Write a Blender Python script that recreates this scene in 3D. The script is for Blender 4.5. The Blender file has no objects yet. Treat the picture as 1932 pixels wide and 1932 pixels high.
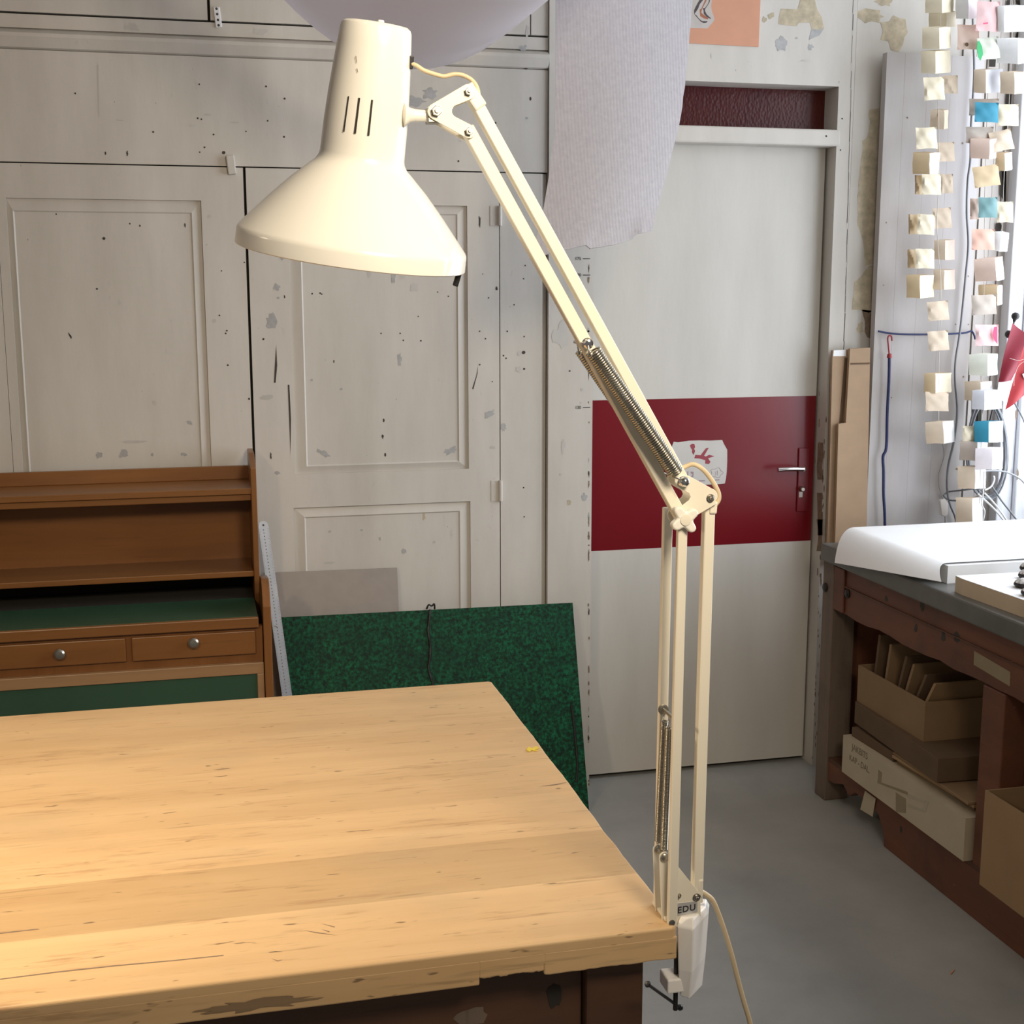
import bpy, bmesh, math, random
from mathutils import Vector, Matrix
random.seed(7)
S = bpy.context.scene
COL = S.collection
PI = math.pi
# ------------------------------------------------------------------ camera
F, PITCH, YAW, ROLL, CH = 2450.0, .1683, .236, -.0011, 1.655
fw = Vector((math.sin(YAW)*math.cos(PITCH), math.cos(YAW)*math.cos(PITCH), -math.sin(PITCH)))
r0 = Vector((math.cos(YAW), -math.sin(YAW), 0)); u0 = r0.cross(fw)
rt = r0*math.cos(ROLL)+u0*math.sin(ROLL); up = u0*math.cos(ROLL)-r0*math.sin(ROLL)
CAM = Vector((0, 0, CH))
def ray(x, y): return fw+rt*((x-966)/F)-up*((y-966)/F)
def aY(x, y, Y): d = ray(x, y); return CAM+d*(Y/d.y)
def aZ(x, y, Z): d = ray(x, y); return CAM+d*((Z-CH)/d.z)
def aX(x, y, X): d = ray(x, y); return CAM+d*(X/d.x)
cd = bpy.data.cameras.new('camera'); cam = bpy.data.objects.new('camera', cd); COL.objects.link(cam)
cam.matrix_world = Matrix(((rt.x, up.x, -fw.x, 0), (rt.y, up.y, -fw.y, 0), (rt.z, up.z, -fw.z, CH), (0, 0, 0, 1)))
cd.angle = 2*math.atan(966/F); cd.clip_start = .02; S.camera = cam

# ------------------------------------------------------------------ materials
class NT:
    def __init__(s, name):
        s.m = bpy.data.materials.new(name); s.m.use_nodes = True
        s.t = s.m.node_tree; s.n = s.t.nodes; s.b = s.n['Principled BSDF']
        s.pos = s.n.new('ShaderNodeNewGeometry').outputs['Position']
    def link(s, a, b): s.t.links.new(a, b)
    def set(s, **k):
        for a, v in k.items():
            i = s.b.inputs[a.replace('_', ' ')]
            if isinstance(v, bpy.types.NodeSocket): s.link(v, i)
            elif isinstance(v, tuple) and len(v) == 3: i.default_value = (*v, 1)
            else: i.default_value = v
        return s
    def scale(s, sc, rot=(0, 0, 0)):
        m = s.n.new('ShaderNodeMapping'); m.inputs['Scale'].default_value = sc; m.inputs['Rotation'].default_value = rot
        s.link(s.pos, m.inputs['Vector']); return m.outputs[0]
    def noise(s, sc, detail=4, vec=None, rough=.55, dist=0):
        n = s.n.new('ShaderNodeTexNoise'); n.inputs['Scale'].default_value = sc; n.inputs['Detail'].default_value = detail
        n.inputs['Roughness'].default_value = rough; n.inputs['Distortion'].default_value = dist
        s.link(vec if vec is not None else s.pos, n.inputs['Vector']); return n.outputs[0]
    def ramp(s, fac, stops, interp='LINEAR'):
        r = s.n.new('ShaderNodeValToRGB'); r.color_ramp.interpolation = interp
        e = r.color_ramp.elements
        while len(e) < len(stops): e.new(.5)
        for i, (p, c) in enumerate(stops):
            e[i].position = p; e[i].color = (*c, 1) if isinstance(c, tuple) else (c, c, c, 1)
        s.link(fac, r.inputs[0]); return r.outputs[0]
    def mix(s, fac, a, b, mode='MIX'):
        n = s.n.new('ShaderNodeMix'); n.data_type = 'RGBA'; n.blend_type = mode
        for v, i in ((fac, n.inputs[0]), (a, n.inputs[6]), (b, n.inputs[7])):
            if isinstance(v, bpy.types.NodeSocket): s.link(v, i)
            elif isinstance(v, tuple): i.default_value = (*v, 1)
            else: i.default_value = v
        return n.outputs[2]
    def math(s, op, a, b=0.0):
        n = s.n.new('ShaderNodeMath'); n.operation = op
        for v, i in ((a, n.inputs[0]), (b, n.inputs[1])):
            if isinstance(v, bpy.types.NodeSocket): s.link(v, i)
            else: i.default_value = v
        return n.outputs[0]
    def sep(s, ax):
        n = s.n.new('ShaderNodeSeparateXYZ'); s.link(s.pos, n.inputs[0]); return n.outputs[ax]
    def bump(s, h, strength=.3, dist=.002):
        n = s.n.new('ShaderNodeBump'); n.inputs['Strength'].default_value = strength; n.inputs['Distance'].default_value = dist
        s.link(h, n.inputs['Height']); s.link(n.outputs[0], s.b.inputs['Normal'])
def plain(name, c, rough=.5, metal=0, var=.06, sc=14, bump=0, bsc=120, spec=.5, coat=0):
    t = NT(name)
    d = tuple(max(0, x*(1-var)) for x in c); l = tuple(min(1, x*(1+var)) for x in c)
    t.set(Base_Color=t.ramp(t.noise(sc), [(.3, d), (.7, l)]), Roughness=rough, Metallic=metal)
    t.b.inputs['Specular IOR Level'].default_value = spec; t.b.inputs['Coat Weight'].default_value = coat
    if bump: t.bump(t.noise(bsc, 3), bump)
    return t.m
def paint(name, c, c2, spots=.5, rough=.5, streak=(3, 3, .7)):
    t = NT(name)
    a = t.ramp(t.noise(2.2, 5, t.scale(streak)), [(.3, c2), (.68, c)])
    gr = t.ramp(t.noise(26, 5, t.scale((1, 1, .55)), .62), [(.66, 0.0), (.72, 1.0)])
    big = t.ramp(t.noise(1.7, 2), [(.45, 0.0), (.7, 1.0)])
    f = t.math('MULTIPLY', t.math('MULTIPLY', gr, big), spots)
    a = t.mix(f, a, (.40, .39, .375))
    dk = t.ramp(t.noise(75, 2, t.scale((1, 1, .6))), [(.77, 0.0), (.80, 1.0)])
    a = t.mix(t.math('MULTIPLY', dk, .55*min(1, spots*2)), a, (.13, .11, .09))
    t.set(Base_Color=a, Roughness=rough); t.b.inputs['Specular IOR Level'].default_value = .35
    t.bump(t.noise(55, 4, t.scale((1, 1, .3))), .18, .002); return t.m
def wood(name, c, c2, along='x', sc=9, fleck=.5, rough=.45, stops=None, dirt=0):
    t = NT(name)
    v = {'x': (.9, sc, sc), 'y': (sc, .9, sc), 'z': (sc, sc, .9)}[along]
    f = {'x': (6, 90, 90), 'y': (90, 6, 90), 'z': (90, 90, 6)}[along]
    a = t.ramp(t.noise(1.6, 6, t.scale(v), .62, .4), [(.28, c2), (.72, c)])
    fl = t.ramp(t.noise(1.0, 3, t.scale(f)), [(.62, 0.0), (.76, 1.0)])
    a = t.mix(t.math('MULTIPLY', fl, fleck), a, tuple(x*.45 for x in c2))
    if dirt:
        dk = t.ramp(t.noise(9, 5), [(.5, 0.0), (.72, 1.0)])
        a = t.mix(t.math('MULTIPLY', dk, dirt), a, (.05, .035, .028))
        wh = t.ramp(t.noise(60, 2), [(.74, 0.0), (.78, 1.0)])
        a = t.mix(t.math('MULTIPLY', wh, .4*dirt), a, (.42, .36, .3))
    t.set(Base_Color=a, Roughness=rough); t.bump(t.noise(1.0, 3, t.scale(f)), .15, .001); return t
WALLC, WALLC2 = (.65, .62, .575), (.55, .52, .475)
M = {}
M['paint'] = paint('aged_white_paint', WALLC, WALLC2)
M['paint_clean'] = paint('white_door_paint', (.64, .62, .58), (.57, .55, .51), .1, .42)
M['grey_board'] = paint('grey_lilac_paint', (.54, .52, .53), (.42, .38, .345), .1, .5, (2.2, 2.2, .55))
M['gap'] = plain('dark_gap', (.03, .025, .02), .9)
M['chip_grey'] = plain('bare_grey_undercoat', (.40, .40, .40), .7, var=.12, sc=60)
M['chip_tan'] = plain('tan_plaster', (.50, .43, .31), .85, var=.2, sc=40)
M['chip_brown'] = plain('brown_bare_wood', (.24, .17, .12), .8, var=.3, sc=60)
M['chip_dark'] = plain('dark_hole', (.05, .045, .04), .8)
M['scuff'] = plain('grey_scuff', (.52, .50, .47), .6)
M['red'] = plain('oxblood_gloss_paint', (.175, .007, .013), .27, var=.03, sc=3, bump=.03, bsc=40)
t = NT('ribbed_red_glass'); vn = t.n.new('ShaderNodeTexVoronoi'); vn.inputs['Scale'].default_value = 110
t.link(t.scale((1, 1, .7), (0, .6, 0)), vn.inputs['Vector'])
t.set(Base_Color=t.ramp(t.noise(5), [(.3, (.06, .008, .010)), (.7, (.10, .020, .016))]), Roughness=.3); t.b.inputs['Specular IOR Level'].default_value = .25; t.bump(vn.outputs['Distance'], .35, .002); M['redglass'] = t.m
# tabletop: sanded pale hardwood planks running along x
t = wood('pale_tabletop_wood', (.70, .48, .255), (.57, .365, .18), 'x', 10, .55, .45)
y01 = t.n.new('ShaderNodeMapRange'); y01.inputs['From Min'].default_value = 1.36; y01.inputs['From Max'].default_value = 2.42
t.link(t.math('ADD', t.sep(1), t.math('MULTIPLY', t.noise(1.3), .006)), y01.inputs['Value'])
pl = [(0, 1.04), (.067, 1.05), (.156, .84), (.291, 1.03), (.43, .97), (.58, 1.0), (.72, .95), (.87, .98)]
tint = t.ramp(y01.outputs[0], [(p, (v, v*(.985 if v < .9 else 1), v*(.95 if v < .9 else 1))) for p, v in pl], 'CONSTANT')
old = t.b.inputs['Base Color'].links[0].from_socket
a = t.mix(1.0, old, tint, 'MULTIPLY')
st = t.ramp(t.noise(3.2, 4, t.scale((1, 1.6, 1))), [(.55, 0.0), (.75, 1.0)])
a = t.mix(t.math('MULTIPLY', st, .28), a, (.33, .27, .19))
fl2 = t.ramp(t.noise(1.0, 4, t.scale((7, 55, 55)), .7), [(.57, 0.0), (.72, 1.0)])
a = t.mix(t.math('MULTIPLY', fl2, .6), a, (.36, .20, .095))
sp = t.ramp(t.noise(1.0, 2, t.scale((22, 95, 95))), [(.70, 0.0), (.75, 1.0)])
a = t.mix(t.math('MULTIPLY', sp, .75), a, (.13, .08, .045))
t.set(Base_Color=a); M['tabletop'] = t.m
M['darkwood'] = wood('dark_brown_old_wood', (.13, .06, .03), (.07, .033, .018), 'x', 7, .4, .5, dirt=.45).m
M['redwood'] = wood('red_brown_painted_wood', (.19, .07, .038), (.12, .045, .026), 'y', 6, .4, .55, dirt=.5).m
M['greywood'] = wood('worn_grey_brown_wood', (.20, .15, .115), (.12, .085, .065), 'z', 6, .4, .6, dirt=.4).m
M['oak'] = wood('brown_oak_veneer', (.28, .115, .03), (.19, .072, .018), 'x', 10, .35, .35).m
M['oakz'] = wood('brown_oak_upright', (.26, .105, .028), (.175, .066, .016), 'z', 10, .35, .35).m
M['oaklight'] = wood('light_worn_oak', (.40, .23, .11), (.30, .165, .075), 'x', 10, .3, .4).m
M['baize'] = plain('green_linoleum', (.035, .085, .05), .38, var=.08, sc=5)
t = NT('green_marbled_paper')
n1 = t.ramp(t.noise(95, 6, None, .68), [(.38, (.0005, .010, .005)), (.5, (.001, .050, .020)), (.64, (.004, .135, .060))])
a = t.mix(t.ramp(t.noise(11, 2), [(.35, 0.0), (.7, .55)]), n1, (.001, .024, .012))
t.set(Base_Color=a, Roughness=.6); t.b.inputs['Specular IOR Level'].default_value = .25; M['marble'] = t.m
M['slab'] = plain('grey_bench_top', (.135, .135, .125), .42, var=.16, sc=9, bump=.05)
M['enamel'] = plain('cream_enamel', (.90, .87, .79), .22, var=.015, sc=4, coat=.35)
M['creambar'] = plain('cream_bar_enamel', (.84, .79, .67), .35, var=.02, sc=6)
M['plastic_white'] = plain('white_plastic', (.92, .90, .88), .4, var=.02)
M['steel'] = plain('dull_steel', (.45, .42, .36), .35, 1, var=.1, sc=80)
M['spring'] = plain('bright_spring_wire', (.50, .475, .41), .26, 1, var=.03)
M['chrome'] = plain('chrome', (.78, .78, .78), .09, 1, var=.01)
M['black'] = plain('black_plastic', (.018, .017, .018), .4)
M['blackmetal'] = plain('blackened_metal', (.05, .047, .045), .35, .7)
M['cord'] = plain('cream_flex', (.70, .56, .36), .5, var=.04)
M['label'] = plain('silver_label', (.58, .58, .58), .35, .3, var=.03)
M['ink'] = plain('black_ink', (.03, .03, .035), .7)
M['inkgrey'] = plain('faded_marker_ink', (.20, .17, .12), .8)
t = NT('white_foam_sheet'); rb = t.n.new('ShaderNodeTexWave'); rb.inputs['Scale'].default_value = 38; rb.inputs['Distortion'].default_value = .6; t.link(t.pos, rb.inputs['Vector'])
t.set(Base_Color=t.ramp(t.noise(90, 3), [(.3, (.60, .595, .655)), (.7, (.70, .695, .75))]), Roughness=.5)
t.bump(t.math('ADD', t.math('MULTIPLY', rb.outputs['Fac'], .5), t.noise(260, 2)), .28, .0015); M['foam'] = t.m
M['foamsmooth'] = plain('white_sagging_foam', (.86, .84, .86), .6, var=.01, sc=3, bump=.08, bsc=300)
for k_ in ('foamsmooth', 'foam'):        # thin foam lets some light through
    nt_ = M[k_].node_tree; tr = nt_.nodes.new('ShaderNodeBsdfTranslucent'); tr.inputs[0].default_value = (.92, .90, .94, 1); mx = nt_.nodes.new('ShaderNodeMixShader'); mx.inputs[0].default_value = .7 if k_ == 'foamsmooth' else .2
    ou = nt_.nodes['Material Output']; nt_.links.new(nt_.nodes['Principled BSDF'].outputs[0], mx.inputs[1]); nt_.links.new(tr.outputs[0], mx.inputs[2]); nt_.links.new(mx.outputs[0], ou.inputs[0])
M['paper'] = plain('white_paper', (.86, .86, .86), .6, var=.01)
M['paperback'] = plain('tan_pad_edge', (.62, .50, .36), .8, var=.05)
M['lino'] = None
t = NT('grey_green_linoleum'); a = t.ramp(t.noise(3.5, 6, None, .65), [(.3, (.29, .295, .29)), (.7, (.37, .37, .355))])
st = t.ramp(t.noise(1.0, 4, t.scale((9, 1.1, 1))), [(.6, 0.0), (.75, 1.0)])
a = t.mix(t.math('MULTIPLY', st, .25), a, (.41, .395, .36))
fk = t.ramp(t.noise(140, 2), [(.70, 0.0), (.76, 1.0)]); a = t.mix(t.math('MULTIPLY', fk, .35), a, (.12, .11, .1))
t.set(Base_Color=a, Roughness=.42); t.bump(t.noise(40, 4), .06, .002); M['lino'] = t.m
M['alu'] = plain('brushed_steel_rule', (.40, .45, .54), .42, .35, var=.05, sc=50)
M['greycard'] = plain('grey_cardboard', (.36, .32, .29), .8, var=.04, sc=30)
M['card'] = plain('brown_cardboard', (.27, .175, .095), .85, var=.07, sc=12)
M['carddark'] = plain('dark_brown_cardboard', (.13, .08, .045), .85, var=.1, sc=12)
M['cardlight'] = plain('light_brown_cardboard', (.34, .22, .115), .8, var=.05, sc=10)
M['cartonwhite'] = plain('off_white_carton', (.50, .43, .32), .75, var=.05, sc=10)
M['tape'] = plain('brown_packing_tape', (.30, .24, .155), .4, var=.05)
M['clear_tape'] = plain('clear_tape', (.45, .40, .31), .3)
M['salmon'] = plain('salmon_paper', (.62, .31, .20), .75, var=.04)
M['drawpaper'] = plain('grey_white_paper', (.62, .60, .57), .8, var=.03)
M['navy'] = plain('navy_braided_cord', (.025, .035, .115), .7, var=.5, sc=500)
M['redplastic'] = plain('red_plastic_hook', (.33, .035, .04), .4)
M['greycable'] = plain('grey_cable', (.23, .24, .26), .45, var=.1)
M['palecable'] = plain('pale_grey_cable', (.45, .46, .48), .45)
M['whitecable'] = plain('white_cable', (.78, .78, .78), .4)
M['thread'] = plain('white_thread', (.70, .66, .60), .8)
M['flagred'] = plain('dark_red_flag', (.24, .008, .025), .6, var=.06)
M['flagred2'] = plain('bright_red_flag', (.42, .016, .022), .55, var=.08)
M['white'] = plain('white_cloth', (.80, .80, .83), .6)
M['wallplank'] = paint('taupe_plank_paint', (.55, .51, .475), (.44, .40, .37), .25, .6)
M['yellow'] = plain('yellow_scrap', (.72, .55, .06), .7)
M['oakpencil'] = plain('wood_splinter', (.48, .28, .18), .7)
M['winwhite'] = plain('white_window_paint', (.74, .75, .78), .45, var=.03)
M['plain_wall'] = plain('white_plaster', (.70, .67, .62), .8, var=.04)
def flat(name, c, rough=.7): 
    if name not in M: M[name] = plain(name, c, rough, var=.05, sc=30, bump=.05, bsc=90)
    return M[name]

# ------------------------------------------------------------------ mesh builder
class MB:
    def __init__(s): s.bm = bmesh.new()
    def face(s, pts, mat=0):
        f = s.bm.faces.new([s.bm.verts.new(p) for p in pts]); f.material_index = mat; return f
    def hexa(s, p, mat=0):
        v = [s.bm.verts.new(x) for x in p]
        for q in ((0, 3, 2, 1), (4, 5, 6, 7), (0, 1, 5, 4), (1, 2, 6, 5), (2, 3, 7, 6), (3, 0, 4, 7)):
            f = s.bm.faces.new([v[i] for i in q]); f.material_index = mat
        return s
    def box(s, a, b, mat=0):
        x0, x1 = sorted((a[0], b[0])); y0, y1 = sorted((a[1], b[1])); z0, z1 = sorted((a[2], b[2]))
        return s.hexa([(x0, y0, z0), (x1, y0, z0), (x1, y1, z0), (x0, y1, z0), (x0, y0, z1), (x1, y0, z1), (x1, y1, z1), (x0, y1, z1)], mat)
    def bar(s, a, b, w, d, side=(0, 1, 0), mat=0):
        """straight bar a->b, d thick along side, w wide across"""
        a, b, sd = Vector(a), Vector(b), Vector(side).normalized(); ax = (b-a).normalized()
        sd = (sd-ax*sd.dot(ax)).normalized(); w_ = ax.cross(sd)*w/2; d_ = sd*d/2
        return s.hexa([a-w_-d_, a+w_-d_, a+w_+d_, a-w_+d_, b-w_-d_, b+w_-d_, b+w_+d_, b-w_+d_], mat)
    def prism(s, pts, off, mat=0):
        """closed polygon pushed along off"""
        off = Vector(off); n = len(pts)
        a = [s.bm.verts.new(p) for p in pts]; b = [s.bm.verts.new(Vector(p)+off) for p in pts]
        for q in [a, b[::-1]]+[[a[(i+1) % n], a[i], b[i], b[(i+1) % n]] for i in range(n)]:
            f = s.bm.faces.new(q); f.material_index = mat
        return s
    def tube(s, pts, r, n=8, closed=False, mat=0, taper=None):
        pts = [Vector(p) for p in pts]; m = len(pts); rings = []; nrm = None
        for i, p in enumerate(pts):
            if closed: tg = pts[(i+1) % m]-pts[i-1]
            else: tg = pts[min(i+1, m-1)]-pts[max(i-1, 0)]
            tg.normalize()
            if nrm is None:
                nrm = tg.orthogonal().normalized()
            nrm = (nrm-tg*nrm.dot(tg)).normalized(); bn = tg.cross(nrm)
            rr = taper[i] if taper else r
            rings.append([s.bm.verts.new(p+(nrm*math.cos(2*PI*k/n)+bn*math.sin(2*PI*k/n))*rr) for k in range(n)])
        for i in range(m if closed else m-1):
            A, B = rings[i], rings[(i+1) % m]
            for k in range(n):
                f = s.bm.faces.new((A[k], A[(k+1) % n], B[(k+1) % n], B[k])); f.material_index = mat
        if not closed:
            for f in (s.bm.faces.new(rings[0][::-1]), s.bm.faces.new(rings[-1])): f.material_index = mat
        return s
    def lathe(s, prof, o, ax, n=48, mat=0):
        """profile of (radius, distance along axis)"""
        o, ax = Vector(o), Vector(ax).normalized(); u = ax.orthogonal().normalized(); v = ax.cross(u); rings = []
        for r, h in prof:
            if r < 1e-6: rings.append([s.bm.verts.new(o+ax*h)])
            else: rings.append([s.bm.verts.new(o+ax*h+(u*math.cos(2*PI*k/n)+v*math.sin(2*PI*k/n))*r) for k in range(n)])
        for A, B in zip(rings, rings[1:]):
            for k in range(n):
                k2 = (k+1) % n
                q = [A[0], B[k2], B[k]] if len(A) == 1 else [A[k], A[k2], B[0]] if len(B) == 1 else [A[k], A[k2], B[k2], B[k]]
                if len(A) == 1 and len(B) == 1: continue
                f = s.bm.faces.new(q); f.material_index = mat
        return s
    def disc(s, c, ax, r, h, n=20, mat=0): return s.lathe([(0, 0), (r*.85, 0), (r, h*.2), (r, h*.8), (r*.85, h), (0, h)], c, ax, n, mat)
    def grid(s, fn, nu, nv, thick=0, mat=0):
        g = [[Vector(fn(i/nu, j/nv)) for j in range(nv+1)] for i in range(nu+1)]
        v = [[s.bm.verts.new(p) for p in row] for row in g]
        for i in range(nu):
            for j in range(nv):
                f = s.bm.faces.new((v[i][j], v[i+1][j], v[i+1][j+1], v[i][j+1])); f.material_index = mat
        if thick:
            w = []
            for i in range(nu+1):
                row = []
                for j in range(nv+1):
                    du = g[min(i+1, nu)][j]-g[max(i-1, 0)][j]; dv = g[i][min(j+1, nv)]-g[i][max(j-1, 0)]
                    row.append(s.bm.verts.new(g[i][j]+du.cross(dv).normalized()*thick))
                w.append(row)
            for i in range(nu):
                for j in range(nv):
                    f = s.bm.faces.new((w[i][j+1], w[i+1][j+1], w[i+1][j], w[i][j])); f.material_index = mat
            rim = [(i, 0) for i in range(nu)]+[(nu, j) for j in range(nv)]+[(i, nv) for i in range(nu, 0, -1)]+[(0, j) for j in range(nv, 0, -1)]
            for k in range(len(rim)):
                a, b = rim[k], rim[(k+1) % len(rim)]
                f = s.bm.faces.new((v[a[0]][a[1]], w[a[0]][a[1]], w[b[0]][b[1]], v[b[0]][b[1]])); f.material_index = mat
        return s
    def blob(s, c, rx, ry, n=14, rot=0, jag=.3, mat=1, y=None):
        """jagged flake in the wall plane (x,z)"""
        pts = []
        for k in range(n):
            a = 2*PI*k/n; q = 1+random.uniform(-jag, jag); x, z = rx*q*math.cos(a), ry*q*math.sin(a)
            pts.append((c[0]+x*math.cos(rot)-z*math.sin(rot), c[1], c[2]+x*math.sin(rot)+z*math.cos(rot)))
        s.bm.faces.new([s.bm.verts.new(p) for p in pts[::-1]]).material_index = mat
        return s
    def build(s, name, mats, parent=None, smooth=None, bevel=0, label=None, seg=2):
        mats = mats if isinstance(mats, (list, tuple)) else [mats]
        bmesh.ops.recalc_face_normals(s.bm, faces=[f for f in s.bm.faces])
        me = bpy.data.meshes.new(name)
        if parent is None:
            xs = [v.co for v in s.bm.verts]
            o = Vector(((min(v.x for v in xs)+max(v.x for v in xs))/2, (min(v.y for v in xs)+max(v.y for v in xs))/2, min(v.z for v in xs)))
        else: o = worldloc(parent)
        for v in s.bm.verts: v.co -= o
        s.bm.to_mesh(me); s.bm.free()
        for m in mats: me.materials.append(m if not isinstance(m, str) else M[m])
        ob = bpy.data.objects.new(name, me); COL.objects.link(ob)
        if parent is None: ob.location = o
        else: ob.parent = parent
        if smooth is not None:
            for p in me.polygons: p.use_smooth = True
            me.set_sharp_from_angle(angle=math.radians(smooth))
        if bevel:
            bv = ob.modifiers.new('bevel', 'BEVEL'); bv.width = bevel; bv.segments = seg; bv.limit_method = 'ANGLE'; bv.angle_limit = math.radians(35)
            bv.harden_normals = False
        if label: ob['label'] = label
        return ob
def worldloc(o):
    v = Vector((0, 0, 0))
    while o is not None: v += o.location; o = o.parent
    return v
def thing(name, label, cat, loc, group=None):
    o = bpy.data.objects.new(name, None); COL.objects.link(o); o.location = loc; o.empty_display_size = .05
    return tag(o, label, cat, group)
def tag(o, label, cat, group=None):
    o['label'] = label; o['category'] = cat
    if group: o['group'] = group
    return o
def struct(o): o['kind'] = 'structure'; return o
def spline(pts, n=8):
    """Catmull-Rom through pts"""
    P = [Vector(p) for p in pts]; out = []
    for i in range(len(P)-1):
        a, b, c, d = P[max(i-1, 0)], P[i], P[i+1], P[min(i+2, len(P)-1)]
        for k in range(n):
            t = k/n
            out.append(.5*((2*b)+(c-a)*t+(2*a-5*b+4*c-d)*t*t+(3*b-a-3*c+d)*t**3))
    return out+[P[-1]]
def text_mesh(txt, size, mat_, origin, xdir, ydir, name, parent, label=None, depth=.0004, spacing=1.0, align='LEFT', bold=0):
    cu = bpy.data.curves.new('lettering', 'FONT'); cu.body = txt; cu.size = size; cu.extrude = depth; cu.space_character = spacing; cu.align_x = align; cu.offset = bold
    to = bpy.data.objects.new('lettering', cu); COL.objects.link(to)
    bpy.context.view_layer.update()
    me = bpy.data.meshes.new_from_object(to.evaluated_get(bpy.context.evaluated_depsgraph_get()))
    bpy.data.objects.remove(to); bpy.data.curves.remove(cu)
    xd, yd = Vector(xdir).normalized(), Vector(ydir).normalized(); zd = xd.cross(yd)
    mt = Matrix((xd, yd, zd)).transposed().to_4x4(); mt.translation = Vector(origin)
    if parent is not None: mt.translation -= worldloc(parent)
    me.transform(mt); me.materials.clear(); me.materials.append(M[mat_]); me.name = name
    o = bpy.data.objects.new(name, me); COL.objects.link(o); o.parent = parent
    if label: o['label'] = label
    return o

# ================================================================== SETTING
WY = 4.01
def wx(x, y): return aY(x, y, WY).x
def wz(x, y): return aY(x, y, WY).z
XL, XR, ZT = -2.6, 2.72, 3.1
b = MB(); b.box((XL, -1.2, -.06), (2.95, 4.4, 0)); struct(b.build('floor', 'lino'))
b = MB(); b.box((XL, -1.2, ZT), (2.95, 4.4, ZT+.06)); struct(b.build('ceiling', 'plain_wall'))
xp0, xp1 = wx(1033, 700), wx(1114, 1000)             # post beside the passage door
xd1 = wx(1578, 280)                                  # inner edge of the far jamb
b = MB(); b.box((XL, 4.034, 0), (xp0+.02, 4.30, ZT), 1)
b.box((xp0, 4.034, 0), (xp1, 4.3, ZT), 0); b.box((xd1+.012, 4.025, 0), (2.95, 4.3, ZT), 0)
b.box((xp1, 4.2, 0), (xd1, 4.3, ZT), 1)
def px(pts, y=4.02, dx=0): return [aY(x+dx, yy, y) for x, yy in pts]
struct(b.build('wall_back', ['paint', 'gap']))
# old planks and dark rotten slots at the far right end of the wall
b = MB(); x0 = 2.50
for i, w in enumerate((.052, .040, .046, .036, .052)):
    b.box((x0, 4.008+.004*(i % 2), 0), (x0+w-.004, 4.024, ZT)); x0 += w
ys = 4.006
for pts in [[(1890, 300), (1899, 300), (1898, 420), (1893, 380)], [(1888, 322), (1898, 322), (1897, 365), (1893, 378), (1887, 368)], [(1906, 325), (1912, 325), (1909, 372), (1903, 378)],
            [(1879, 421), (1888, 421), (1891, 428), (1886, 440), (1880, 438)], [(1899, 176), (1909, 176), (1907, 200), (1898, 196)], [(1866, 112), (1879, 112), (1878, 126), (1866, 126)],
            [(1918, 62), (1923, 55), (1922, 72), (1915, 74)], [(1900, 0), (1906, 0), (1905, 14), (1899, 12)], [(1916, 0), (1924, 0), (1925, 10), (1918, 8)], [(1895, 236), (1902, 232), (1899, 246), (1893, 250)],
            [(1834, 735), (1846, 735), (1844, 800), (1834, 805)], [(1846, 735), (1862, 735), (1850, 800), (1842, 800)]]:
    b.face(px(pts, ys), 1)
struct(b.build('trim_1', ['wallplank', 'gap']))
# ---- cupboard front
def panel_door(name, rects, outer, y=WY, back=.022, marks=None, parent=None, mats=('paint', 'chip_grey', 'chip_dark', 'scuff', 'chip_tan')):
    """frame-and-panel leaf: outer=(x0,x1,z0,z1); rects=[(panel outer, panel field)] from top to bottom"""
    b = MB(); X0, X1, Z0, Z1 = outer
    def quad(x0, x1, z0, z1): b.box((x0, y, z0), (x1, y+back, z1))
    zt = Z1
    for (px0, px1, pz0, pz1), (f0, f1, g0, g1) in rects:
        quad(X0, X1, pz1, zt); quad(X0, px0, pz0, pz1); quad(px1, X1, pz0, pz1); zt = pz0
        o = [(px0, pz0), (px1, pz0), (px1, pz1), (px0, pz1)]; i = [(f0, g0), (f1, g0), (f1, g1), (f0, g1)]
        for k in range(4):
            k2 = (k+1) % 4
            b.face([(o[k][0], y+.011, o[k][1]), (o[k2][0], y+.011, o[k2][1]), (i[k2][0], y+.0035, i[k2][1]), (i[k][0], y+.0035, i[k][1])])
            mx = lambda p: (p[0], y+.0035, p[1])
            b.face([mx(i[k]), mx(i[k2]), (i[k2][0]+(.004 if k2 in (0, 3) else -.004), y+.007, i[k2][1]+(.004 if k2 < 2 else -.004)), (i[k][0]+(.004 if k in (0, 3) else -.004), y+.007, i[k][1]+(.004 if k < 2 else -.004))])
        b.face([(f0+.004, y+.007, g0+.004), (f1-.004, y+.007, g0+.004), (f1-.004, y+.007, g1-.004), (f0+.004, y+.007, g1-.004)])
    quad(X0, X1, Z0, zt)
    if marks: marks(b)
    return struct(b.build(name, mats, parent))
K = 4.0/2450*1.03     # metres per photograph pixel on the wall
def marks(L, yy):
    def f(b):
        for m in L:
            x, y, rx, ry = m[:4]; mat = m[4] if len(m) > 4 else 2; rot = m[5] if len(m) > 5 else 0
            b.blob(aY(x, y, yy), rx*K, ry*K, n=8 if max(rx, ry) < 4 else 16, rot=-rot, mat=mat, jag=.12 if max(rx, ry) < 4 else .38)
    return f
yf, yfl = WY-.0007, WY+.0064     # just on the frame, just on the recessed field
L3 = lambda x: 299+x*.0305       # top line of the lower doors
z3 = wz(470, 314)
xa, xb, xc = wx(7, 600), wx(464.5, 500), wx(469.5, 500)
xe = wx(943, 600)
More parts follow.
